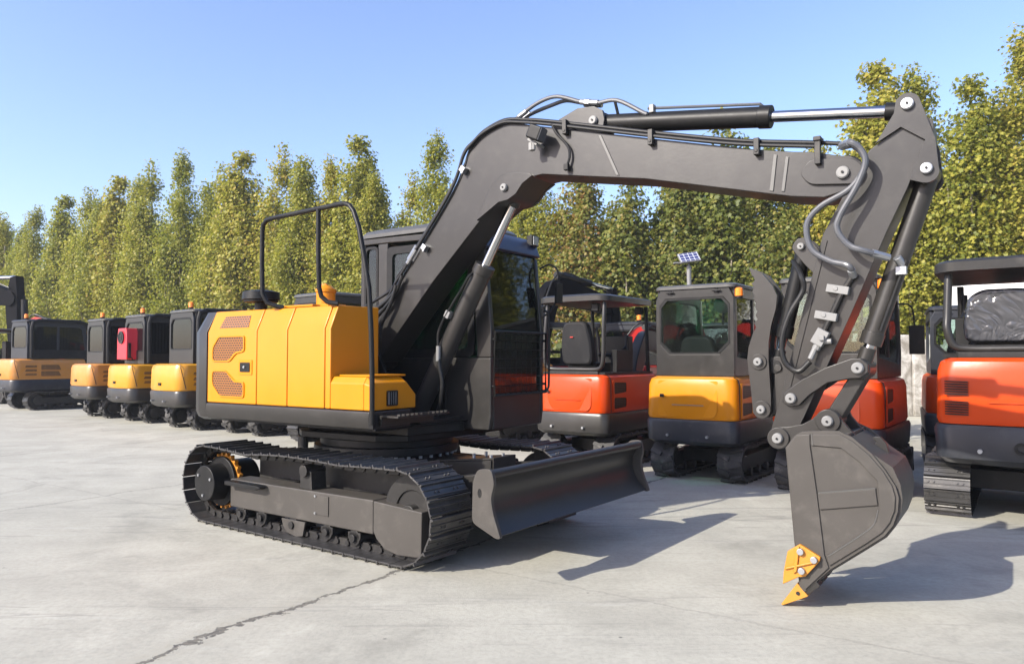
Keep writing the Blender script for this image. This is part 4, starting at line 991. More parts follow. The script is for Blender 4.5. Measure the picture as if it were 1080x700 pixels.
    if not canopy:
        x0, x1, y0, y1, z0, z1 = -.80, .62, -.50, .50, bz + .004, roofz
        zl = z0 + .27
        cab = MB()
        o = [(y0, z0), (y1, z0), (y1, z1 - .12), (y1 - .06, z1), (y0 + .06, z1), (y0, z1 - .12)]
        ch = .13 if style == 'a' else .03
        o8 = [(y0, z0), (y1, z0), (y1, zl), (y1, z1 - .12), (y1 - .06, z1), (y0 + .06, z1), (y0, z1 - .12), (y0, zl)]
        i8 = [(y0 + .05 + ch, zl), (y1 - .05 - ch, zl), (y1 - .05, zl + ch), (y1 - .05, z1 - .20), (y1 - .13, z1 - .11), (y0 + .13, z1 - .11), (y0 + .05, z1 - .20), (y0 + .05, zl + ch)]
        cab.ring(o8, i8, x0, x0 + .05, ax='x')
        so8 = [(x0 + .051, z0), (x1, z0), (x1 + .04, zl), (x1 - .06, z1 - .06), (x1 - .16, z1), (x0 + .051, z1), (x0 + .051, z1 - .2), (x0 + .051, zl)]
        for ya, yb in ((y0, y0 + .05), (y1 - .05, y1)):
            si8 = [(x0 + .11, zl - .04), (x1 - .10, zl - .12), (x1 - .06, zl), (x1 - .15, z1 - .16), (x1 - .22, z1 - .12), (x0 + .11, z1 - .12), (x0 + .11, z1 - .2), (x0 + .11, zl + .1)]
            cab.ring(so8, si8, ya, yb)
        cab.b2(x1 - .05, x1, y0 + .051, y1 - .051, z0, z0 + .16)
        cab.b2(-.12, -.06, y0 + .004, y0 + .046, zl - .04, z1 - .12)
        c = cab.build('cab', M[cabmat], r, bevel=.008)
        mb = MB(); rl = lambda z, i: [(x, y, z) for x, y in round_poly([(x0 - .02 + i, y0 - .02 + i), (x1 - .08 - i, y0 - .02 + i), (x1 - .08 - i, y1 + .02 - i), (x0 - .02 + i, y1 + .02 - i)], .10, 4)]
        mb.loft([rl(z1 + .002, 0), rl(z1 + .035, 0), rl(z1 + .055, .03), rl(z1 + .065, .12)]); mb.build('roof', M['greylight'] if cabmat == 'grey' else M[cabmat], c)
        w = MB(); w.prism(i8, x0 + .018, x0 + .024, ax='x'); w = w.build('rear_window', M[glassm], c)
        inn = [(p[0] + (.022 if p[0] < 0 else -.022), p[1] + (.022 if p[1] < (zl + z1) / 2 else -.022)) for p in i8]
        MB().ring(i8, inn, x0 - .003, x0 + .017, ax='x').build('window_seal', M['black'], w)
        for ya, nm in ((y0 + .02, 'side_window'), (y1 - .026, 'side_window')):
            w = MB(); w.prism(si8, ya, ya + .006); w.build(nm, M[glassm], c)
        pane('windscreen', [(x1 - .01, y0 + .06, z0 + .17), (x1 - .01, y1 - .06, z0 + .17), (x1 - .09, y1 - .06, z1 - .05), (x1 - .09, y0 + .06, z1 - .05)], M[glassm], c)
        if curtain:
            mb = MB(); vs = []; nn = 60
            for i in range(nn + 1):
                x = x0 + .13 + (x1 - x0 - .55) * i / nn; y = y0 + .09 + .018 * math.sin(i * 1.3)
                vs += [(x, y, zl - .02), (x, y, z1 - .14)]
            mb.add(vs, [(2 * i, 2 * i + 2, 2 * i + 3, 2 * i + 1) for i in range(nn)]); mb.build('curtain', M['curtain'], c)
        if sideframe:
            mb = MB(); q = [(x0 + .10, y0 - .03, z0 + .02), (x0 + .09, y0 - .03, z1 - .16), (x0 + .12, y0 - .03, z1 - .02), (x0 + .24, y0 - .03, z1 + .03), (x1 - .22, y0 - .03, z1 + .03), (x1 - .06, y0 - .03, z1 - .03), (x1 + .0, y0 - .03, z1 - .18), (x1 + .06, y0 - .03, z0 + .3), (x1 + .05, y0 - .03, z0 + .02)]
            mb.tube(q, .048, 10); mb.build('side_frame', M['black'], c)
            mb = MB(); mb.b2(x0 + .15, x1 - .04, y0 - .02, y0 - .004, z0 + .01, zl - .045); mb.build('side_panel', M['black'], c, bevel=.004)
        seat(c, -.42, .06, z0 - .12, tall=.62)
        mb = MB(); mb.b2(-.2, .2, .30, .42, z0, z0 + .25); mb.b2(-.2, .2, -.36, -.24, z0, z0 + .25); mb.b2(.42, .54, -.2, .2, z0, z0 + .42); mb.tube([(.1, .36, z0 + .25), (.14, .36, z0 + .42)], [.012, .024], 8); mb.tube([(.1, -.3, z0 + .25), (.14, -.3, z0 + .42)], [.012, .024], 8); mb.build('console', M['black'], c, bevel=.012)
        if style == 'a':
            mb = MB(); mb.cyl((x0 + .06, -.34, z1 - .20), (x0 + .10, -.34, z1 - .20), .11, n=20); mb.cyl((x0 + .07, -.34, z1 - .45), (x0 + .07, -.34, z1 - .28), .012); f_ = mb.build('cab_fan', M['black'], c)
            mb = MB()
            for y in (-.30, .30): mb.cyl((x0 - .035, y, z1 - .03), (x0, y, z1 - .03), .022, n=10); mb.cyl((x0 - .03, y - .05, z1 - .035), (x0 - .03, y + .05, z1 - .035), .010, n=8)
            mb.build('lamp_lug', M['black'], c)
        beacon(r, x0 + .03, -.555 if style == 'a' else -.34, z1 + (-.14 if style == 'a' else .06))
        if mirror:
            mb = MB(); mb.tube(smooth([(x1 - .15, y0, z1 - .2), (x1 - .12, y0 - .14, z1 - .24), (x1 - .10, y0 - .17, z1 - .5)]), .010, 8); mb.b2(x1 - .13, x1 - .08, y0 - .27, y0 - .11, z1 - .80, z1 - .46); mb.build('mirror', M['black'], c, bevel=.045, seg=4)
    else:
        z1 = roofz; x0, x1, y0, y1 = -.82, .45, -.48, .48
        mb = MB(); mb.b2(-.86, .55, -.50, .50, bz + .002, bz + .03); mb.build('floor_plate', M['black'], r)
        mb = MB(); rl = lambda z, i: [(x, y, z + .03 * math.cos(y * 2.2) - .03) for x, y in round_poly([(x0 - .10 + i, y0 - .08 + i), (x1 + .06 - i, y0 - .08 + i), (x1 + .06 - i, y1 + .08 - i), (x0 - .10 + i, y1 + .08 - i)], .16, 6)]
        mb.loft([rl(z1 - .055, .06), rl(z1 - .05, .0), rl(z1 + .02, 0), rl(z1 + .04, .03), rl(z1 + .05, .14)]); cn = mb.build('canopy_roof', M['grey' if body != 'orange' or sc < 1.1 else 'darkmetal'], r)
        mb = MB()
        mb.tube(smooth([(x0 + .02, y0 + .02, z1 - .08), (x0 - .02, y0 + .01, z1 - .4), (x0 - .04, y0 + .01, bz + .22), (x0 - .03, y0 + .05, bz + .10), (x0 - .02, y0 + .16, bz + .07), (x0 - .02, 0, bz + .07), (x0 - .02, y1 - .16, bz + .07), (x0 - .03, y1 - .05, bz + .10), (x0 - .04, y1 - .01, bz + .22), (x0 - .02, y1 - .01, z1 - .4), (x0 + .02, y1 - .02, z1 - .08)], 5), .030, 12)
        mb.build('rear_frame', M['grey'] if body == 'orange' else M['black'], r)
        for y in (y0 + .02, y1 - .02):
            mb = MB(); mb.tube([(x1 + .04, y, bz - .1), (x1, y, bz + .5), (x1 - .03, y, z1 - .08)], .028, 12); mb.build('front_post', M['black'], r)
        mb = MB(); mb.b2(x0 - .06, x0 + .02, -.40, .40, bz, bz + .045); mb.build('frame_mount', M['darkmetal'], r, bevel=.005)
        seat(r, -.50, .10, bz + .02, 'plasticwrap' if wrap else 'seat', (.53 if wrap else .72), wrap)
        mb = MB(); mb.b2(-.25, .2, .36, .46, bz, bz + .34); mb.b2(-.25, .2, -.34, -.24, bz, bz + .34); mb.b2(.36, .5, -.2, .2, bz, bz + .55)
        for y in (.41, -.29): mb.tube([(.08, y, bz + .34), (.12, y, bz + .40), (.14, y, bz + .56)], [.045, .02, .026], 8)
        mb.build('console', M['black'], r, bevel=.012)
        for x, y in ((x0 + .1, y0 + .2), (x1 - .1, y0 + .1)):
            mb = MB(); mb.b2(x - .04, x + .05, y - .06, y + .06, z1 - .20, z1 - .085); mb.build('canopy_lamp', M['black'], r, bevel=.02)
    if boom: boom_set(r, boommat or ('grey' if body != 'red' else 'red'), **(boomk or {}))
    return r

# right-hand row, seen from behind
mini('mini_excavator', 'orange-red open canopy mini excavator with black seat, between the big cab and the yellow one', (1.36, 10.90), 37, 'orange', 'grey', canopy=True, boomk=dict(kz=1.75, tz=1.6, tx=2.0, ax=2.05), group='small excavators of the right-hand row')
mini('mini_excavator', 'yellow mini excavator with closed grey cab and amber beacon, behind the grey thumb', (2.70, 9.72), 36.5, 'yellow', 'navy', 'grey', roofz=2.34, group='small excavators of the right-hand row', boomk=dict(kz=1.75, tz=1.6, tx=2.0, ax=2.05))
mini('mini_excavator', 'orange-red mini excavator with closed cab and black mirror, behind the big bucket arm', (3.92, 8.76), 36.5, 'orange', 'navy', 'grey', mirror=True, roofz=2.34, group='small excavators of the right-hand row', boomk=dict(kz=1.75, tz=1.6, tx=2.0, ax=2.05))
mini('mini_excavator', 'orange-red canopy excavator on steel tracks with plastic wrapped seat, at the right edge', (5.10, 7.44), 35, 'orange', 'navy', canopy=True, sc=1.18, steel=True, gauge=.50, hw=.555, tw=.32, wrap=True, roofz=2.01, group='small excavators of the right-hand row', boomk=dict(kz=1.6, tz=1.5, tx=2.0, ax=2.05))
mini('mini_excavator', 'dark cab mini excavator with red lower body, half hidden behind the wrapped seat', (6.48, 10.55), 27, 'orange', 'navy', 'navy', mirror=False, roofz=2.14, boomk=dict(kz=1.75, tz=1.6, tx=2.0, ax=2.05))
# left-hand row, seen from behind
LG = 'yellow excavators of the left-hand row'
LK = dict(kz=1.9, tz=1.6, tx=2.1, ax=2.15)
mini('mini_excavator', 'bright yellow mini excavator with grey cab next to the big machine\'s counterweight', (-6.42, 16.32), 41, 'lemon', 'grey', 'grey', style='b', sc=1.08, gauge=.47, sideframe=True, slots='ochrevent', glassm='darkglass', group=LG, boomk=LK, roofz=2.27)
m3 = mini('mini_excavator', 'lemon yellow mini excavator carrying the red fan unit', (-8.25, 17.95), 41, 'lemon', 'grey', 'grey', style='b', sc=1.06, gauge=.47, sideframe=True, curtain=True, slots='ochrevent', glassm='darkglass', group=LG, boomk=LK, roofz=2.30)
mini('mini_excavator', 'dull ochre mini excavator with grey cab, left of the one with the red fan unit', (-9.95, 19.35), 41, 'ochre', 'grey', 'grey', style='b', sc=1.06, gauge=.47, sideframe=True, slots='ochrevent', glassm='darkglass', group=LG, boomk=LK, roofz=2.28)
mini('excavator', 'ochre excavator with black cab and curtained side window at the left edge', (-13.7, 22.2), 37, 'ochre', 'navy', 'navy', style='b', sc=1.15, gauge=.50, hw=.50, sideframe=True, curtain=True, slots='ochrevent', glassm='darkglass', steel=True, group=LG, boomk=LK, roofz=2.20)
mini('mini_excavator', 'yellow mini excavator mostly hidden behind the big counterweight, its tracks showing below it', (-4.75, 15.1), 41, 'lemon', 'grey', 'grey', style='b', sc=1.04, gauge=.47, slots='ochrevent', glassm='darkglass', group=LG, boomk=LK, roofz=2.12)
mini('mini_excavator', 'grey roofed excavator behind the yellow hood, only its roof and beacon above it', (-2.95, 13.55), 41, 'lemon', 'grey', 'grey', style='b', sc=1.06, gauge=.47, slots='ochrevent', glassm='darkglass', steel=True, group=LG, boomk=LK, roofz=2.42)
mini('excavator', 'black boomed yellow excavator behind the open canopy machine', (-.15, 13.95), 41, 'ochre', 'grey', 'navy', style='b', sc=1.1, gauge=.48, slots='ochrevent', glassm='darkglass', steel=True, boommat='jet', boomk=dict(kx=1.35, kz=2.55, tx=3.3, tz=2.35, ax=3.5, az=.8, w=.13, foot=(.7, .95)), roofz=2.2)
# machines of the rows beyond
mini('mini_excavator', 'red canopy mini excavator with red boom, seen beyond the black seat', (1.25, 14.9), 97, 'red', 'navy', canopy=True, sc=1.05, boommat='red', boomk=dict(kz=1.85, tz=1.45, tx=2.2, ax=2.3), roofz=2.05)
mini('mini_excavator', 'red mini excavator with dark cab and red boom behind the yellow one', (4.1, 14.6), 215, 'red', 'navy', 'navy', sc=1.0, boommat='red', boomk=dict(kz=1.95, tz=1.5, tx=2.1, ax=2.2), roofz=2.1)
mini('mini_excavator', 'red canopy mini excavator with raised red boom beyond the wrapped seat', (10.9, 13.2), 300, 'red', 'navy', canopy=True, sc=1.0, boommat='red', boomk=dict(kz=2.1, tz=1.9, tx=2.1, ax=2.2), roofz=2.0)
mini('mini_excavator', 'red canopy mini excavator parked behind the ochre one at the left edge', (-17.2, 24.8), 100, 'red', 'navy', canopy=True, sc=1.12, boommat='red', boomk=dict(kz=2.35, tz=2.0, tx=2.2, ax=2.3), roofz=2.15)
mini('excavator', 'tall black boom and arm excavator beyond the left row', (-22.3, 28.5), 108, 'ochre', 'navy', 'navy', style='b', sc=1.55, gauge=.50, steel=True, boommat='jet', boomk=dict(kx=1.2, kz=2.45, tx=2.75, tz=2.35, ax=2.85, az=.8, w=.16), roofz=2.2)
mini('mini_excavator', 'blue cab excavator with yellow body between the two ochre machines, far behind', (-14.4, 26.6), 60, 'ochre', 'navy', 'blueplastic', style='b', sc=1.0, slots='ochrevent', boomk=LK, roofz=2.2)

mini('mini_excavator', 'red canopy mini excavator behind the red cab machine, glimpsed past the big arm', (5.55, 13.5), 37, 'red', 'navy', canopy=True, boommat='red', boomk=dict(kz=1.75, tz=1.6, tx=2.0, ax=2.05), roofz=2.05)
mini('excavator', 'dark cab excavator with red body parked beyond the open canopy machine', (2.9, 16.6), 37, 'red', 'navy', 'navy', style='b', sc=1.05, slots='slotvent', boommat='red', boomk=dict(kz=2.0, tz=1.7, tx=2.0, ax=2.05), roofz=2.1)
# red fan unit on the second yellow machine
fu = thing('fan_unit', 'red box with black round fan, standing on the lemon yellow hood', 'fan unit', (-8.98, 17.33, 1.44), R(90 - 41), None, .88)
mb = MB(); mb.prism([(-.30, .02), (.30, .02), (.30, .60), (.24, .84), (-.24, .84), (-.30, .72)], -.14, .16, ax='x'); h = mb.build('housing', M['fanred'], fu, bevel=.012)
mb = MB(); mb.cyl((-.141, .02, .60), (-.165, .02, .60), .165, n=32); g = mb.build('fan_grille', M['black'], h)
mb = MB(); mb.ring(disc(.02, .60, .17, 32), disc(.02, .60, .12, 32), -.175, -.166, ax='x'); mb.ring(disc(.02, .60, .075, 24), disc(.02, .60, .035, 24), -.175, -.166, ax='x'); mb.build('fan_ring', M['darkmetal'], g)
mb = MB(); mb.b2(-.08, .20, -.20, .20, -.005, .02); mb.b2(-.1, -.04, -.34, -.30, .05, .45); mb.tube([(-.1, -.33, .45), (-.06, -.34, .1), (.02, -.30, .03)], .015, 8); mb.build('bracket', M['black'], fu)

# ------------------------------------------------------------------ lamp, walls, buildings
lp = thing('street_lamp', 'white solar lamp post with tilted blue panel behind the yellow cab', 'street lamp', (3.55, 14.6, 0))
mb = MB(); mb.cyl((0, 0, 0), (-.06, 0, 3.30), .055, .045, n=16); mb.build('pole', M['whitemetal'], lp)
mb = MB(); mb.cyl((-.06, 0, 3.28), (-.06, .0, 3.42), .02); mb.b2(-.24, -.06, -.02, .02, 3.36, 3.385); mb.b2(-.36, -.20, -.05, .05, 3.35, 3.375); mb.build('lamp_head', M['whitemetal'], lp, bevel=.004)
mb = MB(); rt = Matrix.Rotation(R(38), 3, 'X') @ Matrix.Rotation(R(-14), 3, 'Y'); mb.box((0, 0, 0), (.40, .30, .03), None)
sp_ = mb.build('solar_panel', M['whitemetal'], lp, bevel=.004); sp_.matrix_local = Matrix.Translation((-.06, -.02, 3.47)) @ Matrix.Rotation(R(-8), 4, 'Y') @ Matrix.Rotation(R(42), 4, 'X')
mb = MB(); mb.b2(-.185, .185, -.135, .135, .0155, .018); mb.build('solar_cell', M['solarcell'], sp_)

ow = MB()
nn = 30
for i in range(nn):
    x0 = 8.6 + i * .42; x1 = x0 + .421 if i < nn - 1 else x0 + .42
    h = 2.0 + .12 * math.sin(i * .9) + .06 * math.sin(i * 2.3)
    ow.b2(x0, x0 + .418, 19.4 - (i * .10), 19.75 - (i * .10), 0, h)
tag(ow.build('old_wall', M['oldwall'], None, bevel=.02), 'patchy whitewashed old wall between the two orange-red machines', 'wall')
wb = thing('white_building', 'plain white building behind the right-hand canopy', 'building', (14.2, 15.8, 0), R(-22))
mb = MB(); mb.b2(-4.0, 9, 0, 2.4, 0, 3.6); w_ = mb.build('wall', M['whitewall'], wb)
mb = MB(); mb.b2(-4.12, 9.12, -.12, 2.52, 3.602, 3.72); mb.build('parapet', M['whitewall'], w_, bevel=.01)
mb = MB(); mb.b2(-4.02, 9.02, -.02, -.001, 0, .35); mb.build('plinth', M['oldwall'], w_)
for x in (-2.0, 1.6, 5.2):
    mb = MB(); mb.b2(x, x + 1.2, -.03, -.002, 1.0, 2.3); f_ = mb.build('window', M['black'], w_); mb = MB(); mb.b2(x + .06, x + 1.14, -.036, -.031, 1.06, 2.24); mb.build('pane', M['tealglass'], f_)
tf = thing('teal_shed', 'long pale teal shed showing in scraps between the trees', 'shed', (4.0, 30.5, 0), R(-14))
mb = MB(); mb.b2(0, 24, 0, 6, 0, 4.2); w_ = mb.build('wall', M['tealwall'], tf)
mb = MB(); mb.prism([(-.3, 4.2), (3, 5.1), (6.3, 4.2)], -.2, 24.2, ax='x'); mb.build('roof', M['greylight'], w_)
# ------------------------------------------------------------------ trees and shrubs
LEAF = np.array([(0, -.46), (.38, -.34), (.24, -.06), (.52, .18), (.17, .17), (0, .54), (-.17, .17), (-.52, .18), (-.24, -.06), (-.38, -.34)], float)
def leaves_mesh(name, C, size, seed, mat, up=.25):
    g = np.random.default_rng(seed); n = len(C); k = len(LEAF)
    nrm = g.normal(size=(n, 3)) * .8; nrm[:, 2] = np.abs(nrm[:, 2]) + up; rad_ = C[:, :2] / (np.linalg.norm(C[:, :2], axis=1)[:, None] + .3); nrm[:, :2] += rad_ * 1.0; nrm /= np.linalg.norm(nrm, axis=1)[:, None]
    t = g.normal(size=(n, 3)); t[:, 2] -= .8; t -= nrm * (t * nrm).sum(1)[:, None]; t /= np.linalg.norm(t, axis=1)[:, None]
    b = np.cross(nrm, t); sz = size * g.uniform(.6, 1.25, n)
    px, py = LEAF[:, 0], LEAF[:, 1]; fold = -.22 * np.abs(px) - .10 * py ** 2
    V = C[:, None] + sz[:, None, None] * (px[None, :, None] * b[:, None] + py[None, :, None] * t[:, None] + fold[None, :, None] * nrm[:, None])
    me = bpy.data.meshes.new(name); me.vertices.add(n * k); me.vertices.foreach_set('co', V.reshape(-1).astype(np.float32))
    me.loops.add(n * k); me.loops.foreach_set('vertex_index', np.arange(n * k, dtype=np.int32))
    me.polygons.add(n); me.polygons.foreach_set('loop_start', np.arange(0, n * k, k, dtype=np.int32)); me.polygons.foreach_set('loop_total', np.full(n, k, dtype=np.int32))
    me.update(calc_edges=True); me.validate(); me.materials.append(mat)
    return me
def tree_mesh(seed, H, rad, nleaf, lsize, mat, low=.12, spires=9):
    """upright crown of many steep limbs; returns (trunk mesh builder, crown mesh)"""
    g = np.random.default_rng(seed); tb = MB()
    lean = g.normal(0, .012, 2)
    tr = [(lean[0] * z, lean[1] * z, z) for z in np.linspace(0, H * .86, 9)]
    rr = [max(.018, .15 * (1 - z / (H * .9)) + .02) for z in np.linspace(0, H * .86, 9)]; rr[0] = .21
    tb.tube(tr, rr, 9)
    axes = [(np.array([[0, 0, H * low], [0, 0, H * .5], [0, 0, H]]), rad * .42, 2.0)]
    for i in range(spires):
        a = 2 * PI * (i + g.uniform(-.3, .3)) / spires * 1.618 * 3; z0 = H * g.uniform(.14, .40)
        q_ = g.uniform(.32, .90); zt = z0 + (H - z0) * q_; rt = rad * g.uniform(.65, 1.0) * (1.12 - .75 * q_)
        p0 = np.array([0, 0, z0]); d = np.array([math.cos(a), math.sin(a), 0])
        p1 = p0 + d * rt * .75 + np.array([0, 0, (zt - z0) * .35]); p2 = d * rt * g.uniform(.55, .9) + np.array([0, 0, zt])
        axes.append((np.array([p0, p1, p2]), rad * g.uniform(.24, .36), 1.0))
        q = [tuple((1 - t) ** 2 * p0 + 2 * t * (1 - t) * p1 + t * t * p2) for t in np.linspace(0, .92, 7)]
        tb.tube(q, [.06 * (1 - t) + .012 for t in np.linspace(0, .92, 7)], 6)
    wts = np.array([w * (np.linalg.norm(A[2] - A[0])) * r for A, r, w in axes]); wts /= wts.sum()
    C = []
    for (A, r, w), f in zip(axes, wts):
        ncl = max(5, int(170 * f))
        for _ in range(ncl):
            t = g.uniform(.10, 1.0) ** .85; p = (1 - t) ** 2 * A[0] + 2 * t * (1 - t) * A[1] + t * t * A[2]
            prof = min(1, (1 - t) * 2.2 + .20) * min(1, t * 4 + .35)
            a = g.uniform(0, 2 * PI); rr_ = r * prof * math.sqrt(g.uniform(.05, 1)) * 1.25
            c = p + np.array([math.cos(a) * rr_, math.sin(a) * rr_, g.normal(0, .12)])
            m = max(4, int(nleaf * f / ncl)); s = .12 + .17 * prof
            q = np.clip(g.normal(0, 1, (m, 3)), -1.9, 1.9) * np.array([s, s, s * 1.35]); C.append(c + q)
    C = np.concatenate(C); C = C[C[:, 2] > 1.15 + .25 * np.sin(np.arctan2(C[:, 1], C[:, 0]) * 3)]
    return tb, leaves_mesh('crown', C, lsize, seed + 5, mat)
PROTO = []
for i, (H, rad, n, mt) in enumerate(((9.4, 1.62, 29000, 'leaf'), (8.5, 1.45, 26000, 'leaf'), (9.9, 1.72, 31000, 'leaf'), (7.9, 1.65, 18000, 'leafautumn'), (9.0, 2.1, 23000, 'leafautumn'), (9.8, 1.9, 22000, 'leaf'))):
    tb, cm = tree_mesh(100 + i * 7, H, rad, n, .104 if i < 3 else .134, M[mt], spires=12 + i % 3)
    tr = tb.build('trunk', M['bark'])
    PROTO.append((tr.data, cm, H)); bpy.data.objects.remove(tr)
def put_tree(x, y, k, H, label, group, rz=None):
    td, cd, h0 = PROTO[k]
    o = thing('tree', label, 'tree', (x, y, 0), rng.uniform(0, 6.28) if rz is None else rz, group)
    s = H / h0; o.scale = (s * rng.uniform(.95, 1.08), s * rng.uniform(.95, 1.08), s)
    for nm, d in (('trunk', td), ('crown', cd)):
        c = bpy.data.objects.new(nm, d); COL.objects.link(c); c.parent = o
    return o
f0, hz = 783., 377.
def line_at(u, p, q):
    """where the ray of bearing u meets the planting line p-q on the ground"""
    k = (u - 540) / f0; (x0, y0), (x1, y1) = p, q
    t = (k * y0 - x0) / ((x1 - x0) - k * (y1 - y0)); return x0 + t * (x1 - x0), y0 + t * (y1 - y0)
ORD = 'first second third fourth fifth sixth seventh eighth ninth tenth eleventh twelfth thirteenth fourteenth fifteenth sixteenth seventeenth eighteenth nineteenth twentieth twenty-first twenty-second'.split()
GL, GR = 'upright trees of the row behind the yard, left part', 'upright trees of the row behind the yard, right part'
PL, QL = (-33, 47), (-2.6, 27.5)
tops = [(1, 236, 1), (20, 238, 0), (38, 224, 2), (67, 212, 5), (87, 210, 1), (106, 209, 0), (125, 193, 5), (139, 193, 2), (157, 184, 1), (191, 168, 2), (215, 194, 0), (238, 187, 1), (256, 167, 5), (294, 169, 1), (320, 166, 0), (349, 174, 2), (373, 151, 5), (395, 183, 0), (460, 149, 2)]
for i, (u, v, k) in enumerate(tops):
    x, y = line_at(u, PL, QL); y += .35 * math.sin(i * 2.1); H = 1.5 + (hz - v) / f0 * y
    nm = 'yellow-green' if i % 2 else 'green'
    put_tree(x, y, k, H * 1.0, f'upright {nm} tree behind the left machines, {ORD[i]} of the front line from the left', GL)
PR, QR = (-2.6, 27.5), (15.5, 22.0)
topr = [(512, 205, 3), (566, 176, 0), (612, 178, 4), (662, 182, 3), (718, 168, 4), (764, 128, 3), (815, 165, 4), (866, 150, 0), (926, 76, 5), (972, 79, 2), (1026, 90, 5), (1062, 106, 1), (1090, 40, 2)]
for i, (u, v, k) in enumerate(topr):
    x, y = line_at(u, PR, QR); y += .4 * math.sin(i * 1.7) - (0 if u < 900 else 1.0); x = (u - 540) / f0 * y; H = 1.5 + (hz - v) / f0 * y
    nm = 'browning' if k in (3, 4) else 'green'
    put_tree(x, y, k, H, f'{nm} tree behind the right machines, {ORD[i]} rightward from the big boom leg', GR)
for i, (x, y, k, H) in enumerate(((20.5, 20.3, 1, 9.8), (23.5, 18.8, 2, 10.4), (26.5, 17.2, 0, 9.6))):
    put_tree(x, y, k, H, 'green tree beside the white building, continuing the row to the right', 'trees beside the white building')
for i, (x, y, k, H) in enumerate(((13.6, 11.6, 0, 10.5), (16.2, 10.0, 2, 10.2), (13.0, 14.6, 1, 10.4), (18.5, 8.2, 5, 10.0))):
    put_tree(x, y, k, H, 'green tree in front of the white building, right of the picture', 'trees in front of the white building')
# second line of trees standing a little behind
GB = 'trees of the second line behind'
for i, (u, v, k) in enumerate([(10, 275, 0), (54, 262, 1), (98, 250, 2), (150, 240, 1), (174, 236, 0), (204, 236, 2), (227, 232, 1), (276, 226, 0), (308, 224, 1), (336, 226, 0), (404, 230, 0), (436, 196, 1), (480, 225, 2), (540, 225, 0), (640, 240, 4), (740, 225, 3), (845, 230, 5), (1000, 205, 1)]):
    x, y = line_at(u, (-36.5, 52.5) if u < 500 else (-2.4, 31.5), (-2.4, 31.5) if u < 500 else (18, 25.5)); H = 1.5 + (hz - v) / f0 * y
    put_tree(x, y, k, H, f'tree of the second, farther line behind the front trees, {ORD[i]} from the left', GB)
# low bushes under the trees
SH = []
for i, (r, h, n) in enumerate(((1.5, 2.1, 5200), (1.2, 1.7, 4300), (1.8, 2.6, 6500))):
    g = np.random.default_rng(50 + i); C = []
    tb = MB()
    for j in range(9):
        a = g.uniform(0, 6.28); e = (math.cos(a) * r * .6, math.sin(a) * r * .6, h * g.uniform(.6, .9)); tb.tube([(0, 0, 0), (e[0] * .4, e[1] * .4, e[2] * .6), e], [.03, .02, .008], 5)
    for j in range(60):
        a = g.uniform(0, 6.28); q = math.sqrt(g.uniform(0, 1)); z = h * (.12 + .82 * g.uniform(0, 1) * math.sqrt(max(0, 1 - q * q * .7)))
        C.append(np.array([math.cos(a) * r * q, math.sin(a) * r * q, z]) + g.normal(0, .17, (n // 60, 3)))
    C = np.concatenate(C); C = C[C[:, 2] > .04]
    t = tb.build('stem', M['bark']); SH.append((t.data, leaves_mesh('foliage', C, .15, 70 + i, M['leafdusty']))); bpy.data.objects.remove(t)
bu = [(4, 0), (40, 1), (76, 2), (108, 0), (142, 1), (178, 2), (214, 0), (250, 1), (290, 2), (330, 0), (372, 1), (420, 2), (470, 0), (604, 1), (700, 0), (800, 1)]
for i, (u, k) in enumerate(bu):
    x, y = line_at(u, PL if u < 500 else PR, QL if u < 500 else QR); y -= 1.3 + .8 * math.sin(i * 1.3); s = rng.uniform(.85, 1.35)
    o = thing('shrub', f'low dusty green bush at the foot of the tree row, {ORD[i]} from the left', 'shrub', (x, y, 0), rng.uniform(0, 6.28), 'bushes under the tree row', s)
    for nm, d in (('stem', SH[k][0]), ('foliage', SH[k][1])):
        c = bpy.data.objects.new(nm, d); COL.objects.link(c); c.parent = o
# strip of soil under the trees
mb = MB(); mb.add([(-70, 66, .004), (-36, 46.5, .004), (-3.0, 25.6, .004), (9, 21.9, .004), (14, 20.2, .004), (34, 15.2, .004), (60, 9, .004), (60, 60, .004), (-40, 90, .004)], [(0, 1, 2, 3, 4, 5, 6, 7, 8)])
mb.build('soil_strip', M['soil'])['kind'] = 'structure'
for i in range(5):
    t = i + 1; put_tree(-30.5 - 2.1 * t, 46.0 + 1.35 * t, (i * 2) % 3, 10.2 + .5 * math.sin(i * 2.2), 'green upright tree continuing the tree row past its left end', 'trees past the left end of the row')
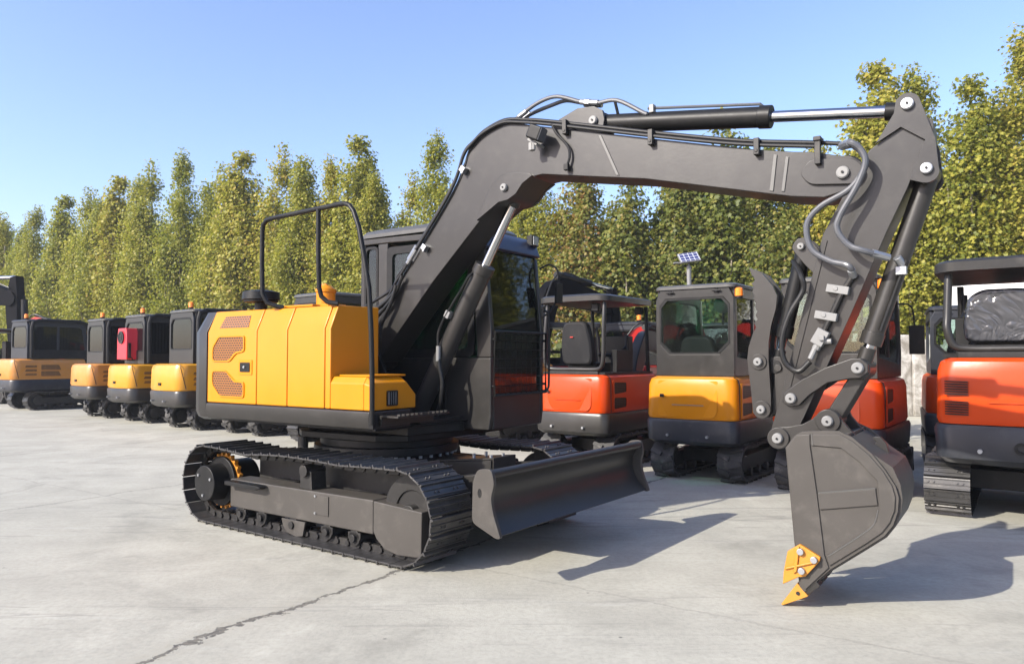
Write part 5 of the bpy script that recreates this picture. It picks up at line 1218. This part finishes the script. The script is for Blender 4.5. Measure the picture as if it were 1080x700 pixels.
# ------------------------------------------------------------------ thin autumn haze
hzb = MB(); hzb.b2(-90, 90, -30, 110, -1.2, 19)
hm = bpy.data.materials.new('haze'); hm.use_nodes = True; hn = hm.node_tree; hn.nodes.remove(hn.nodes['Principled BSDF'])
pv = hn.nodes.new('ShaderNodeVolumePrincipled'); pv.inputs['Color'].default_value = (.86, .92, 1, 1); pv.inputs['Density'].default_value = .0008; pv.inputs['Anisotropy'].default_value = .1
hn.links.new(pv.outputs[0], hn.nodes['Material Output'].inputs['Volume'])
ho = hzb.build('haze', hm); ho['kind'] = 'stuff'; ho.display_type = 'WIRE'
# ------------------------------------------------------------------ camera, sun, sky
cam = bpy.data.cameras.new('camera'); co = bpy.data.objects.new('camera', cam); COL.objects.link(co)
co.location = (0, 0, 1.5); co.rotation_euler = (PI / 2 + math.atan(27 / 783), 0, 0)
cam.sensor_width = 36; cam.lens = 783 / 1080 * 36; cam.clip_start = .05; cam.clip_end = 1000
S.camera = co
el = R(32); az = Vector((-.838, -.546, 0)).normalized()
sl = bpy.data.lights.new('sun', 'SUN'); sl.energy = 3.7; sl.angle = R(.53); sl.color = (1, .94, .84)
so_ = bpy.data.objects.new('sun', sl); COL.objects.link(so_)
tos = Vector((az.x * math.cos(el), az.y * math.cos(el), math.sin(el)))
so_.rotation_euler = tos.to_track_quat('Z', 'Y').to_euler(); so_.location = tos * 40
w = bpy.data.worlds.new('World'); S.world = w; w.use_nodes = True
nt = w.node_tree; bg = nt.nodes['Background']; sk_ = nt.nodes.new('ShaderNodeTexSky'); sk_.sky_type = 'NISHITA'; sk_.sun_disc = False
sk_.sun_elevation = el; sk_.sun_rotation = math.atan2(az.x, az.y) % (2 * PI); sk_.air_density = 1.0; sk_.dust_density = 1.6; sk_.ozone_density = 4.0; sk_.altitude = 30
mxs = nt.nodes.new('ShaderNodeMix'); mxs.data_type = 'RGBA'; mxs.blend_type = 'MULTIPLY'; mxs.inputs[0].default_value = 1; mxs.inputs[7].default_value = (1.09, .975, 1.02, 1)
nt.links.new(sk_.outputs[0], mxs.inputs[6]); nt.links.new(mxs.outputs[2], bg.inputs[0]); bg.inputs[1].default_value = .135
S.view_settings.view_transform = 'Standard'; S.view_settings.look = 'None'; S.view_settings.gamma = 1; S.view_settings.exposure = 1.24
S.cycles.max_bounces = 8; S.cycles.transparent_max_bounces = 16; S.cycles.use_denoising = True
S.render.film_transparent = False
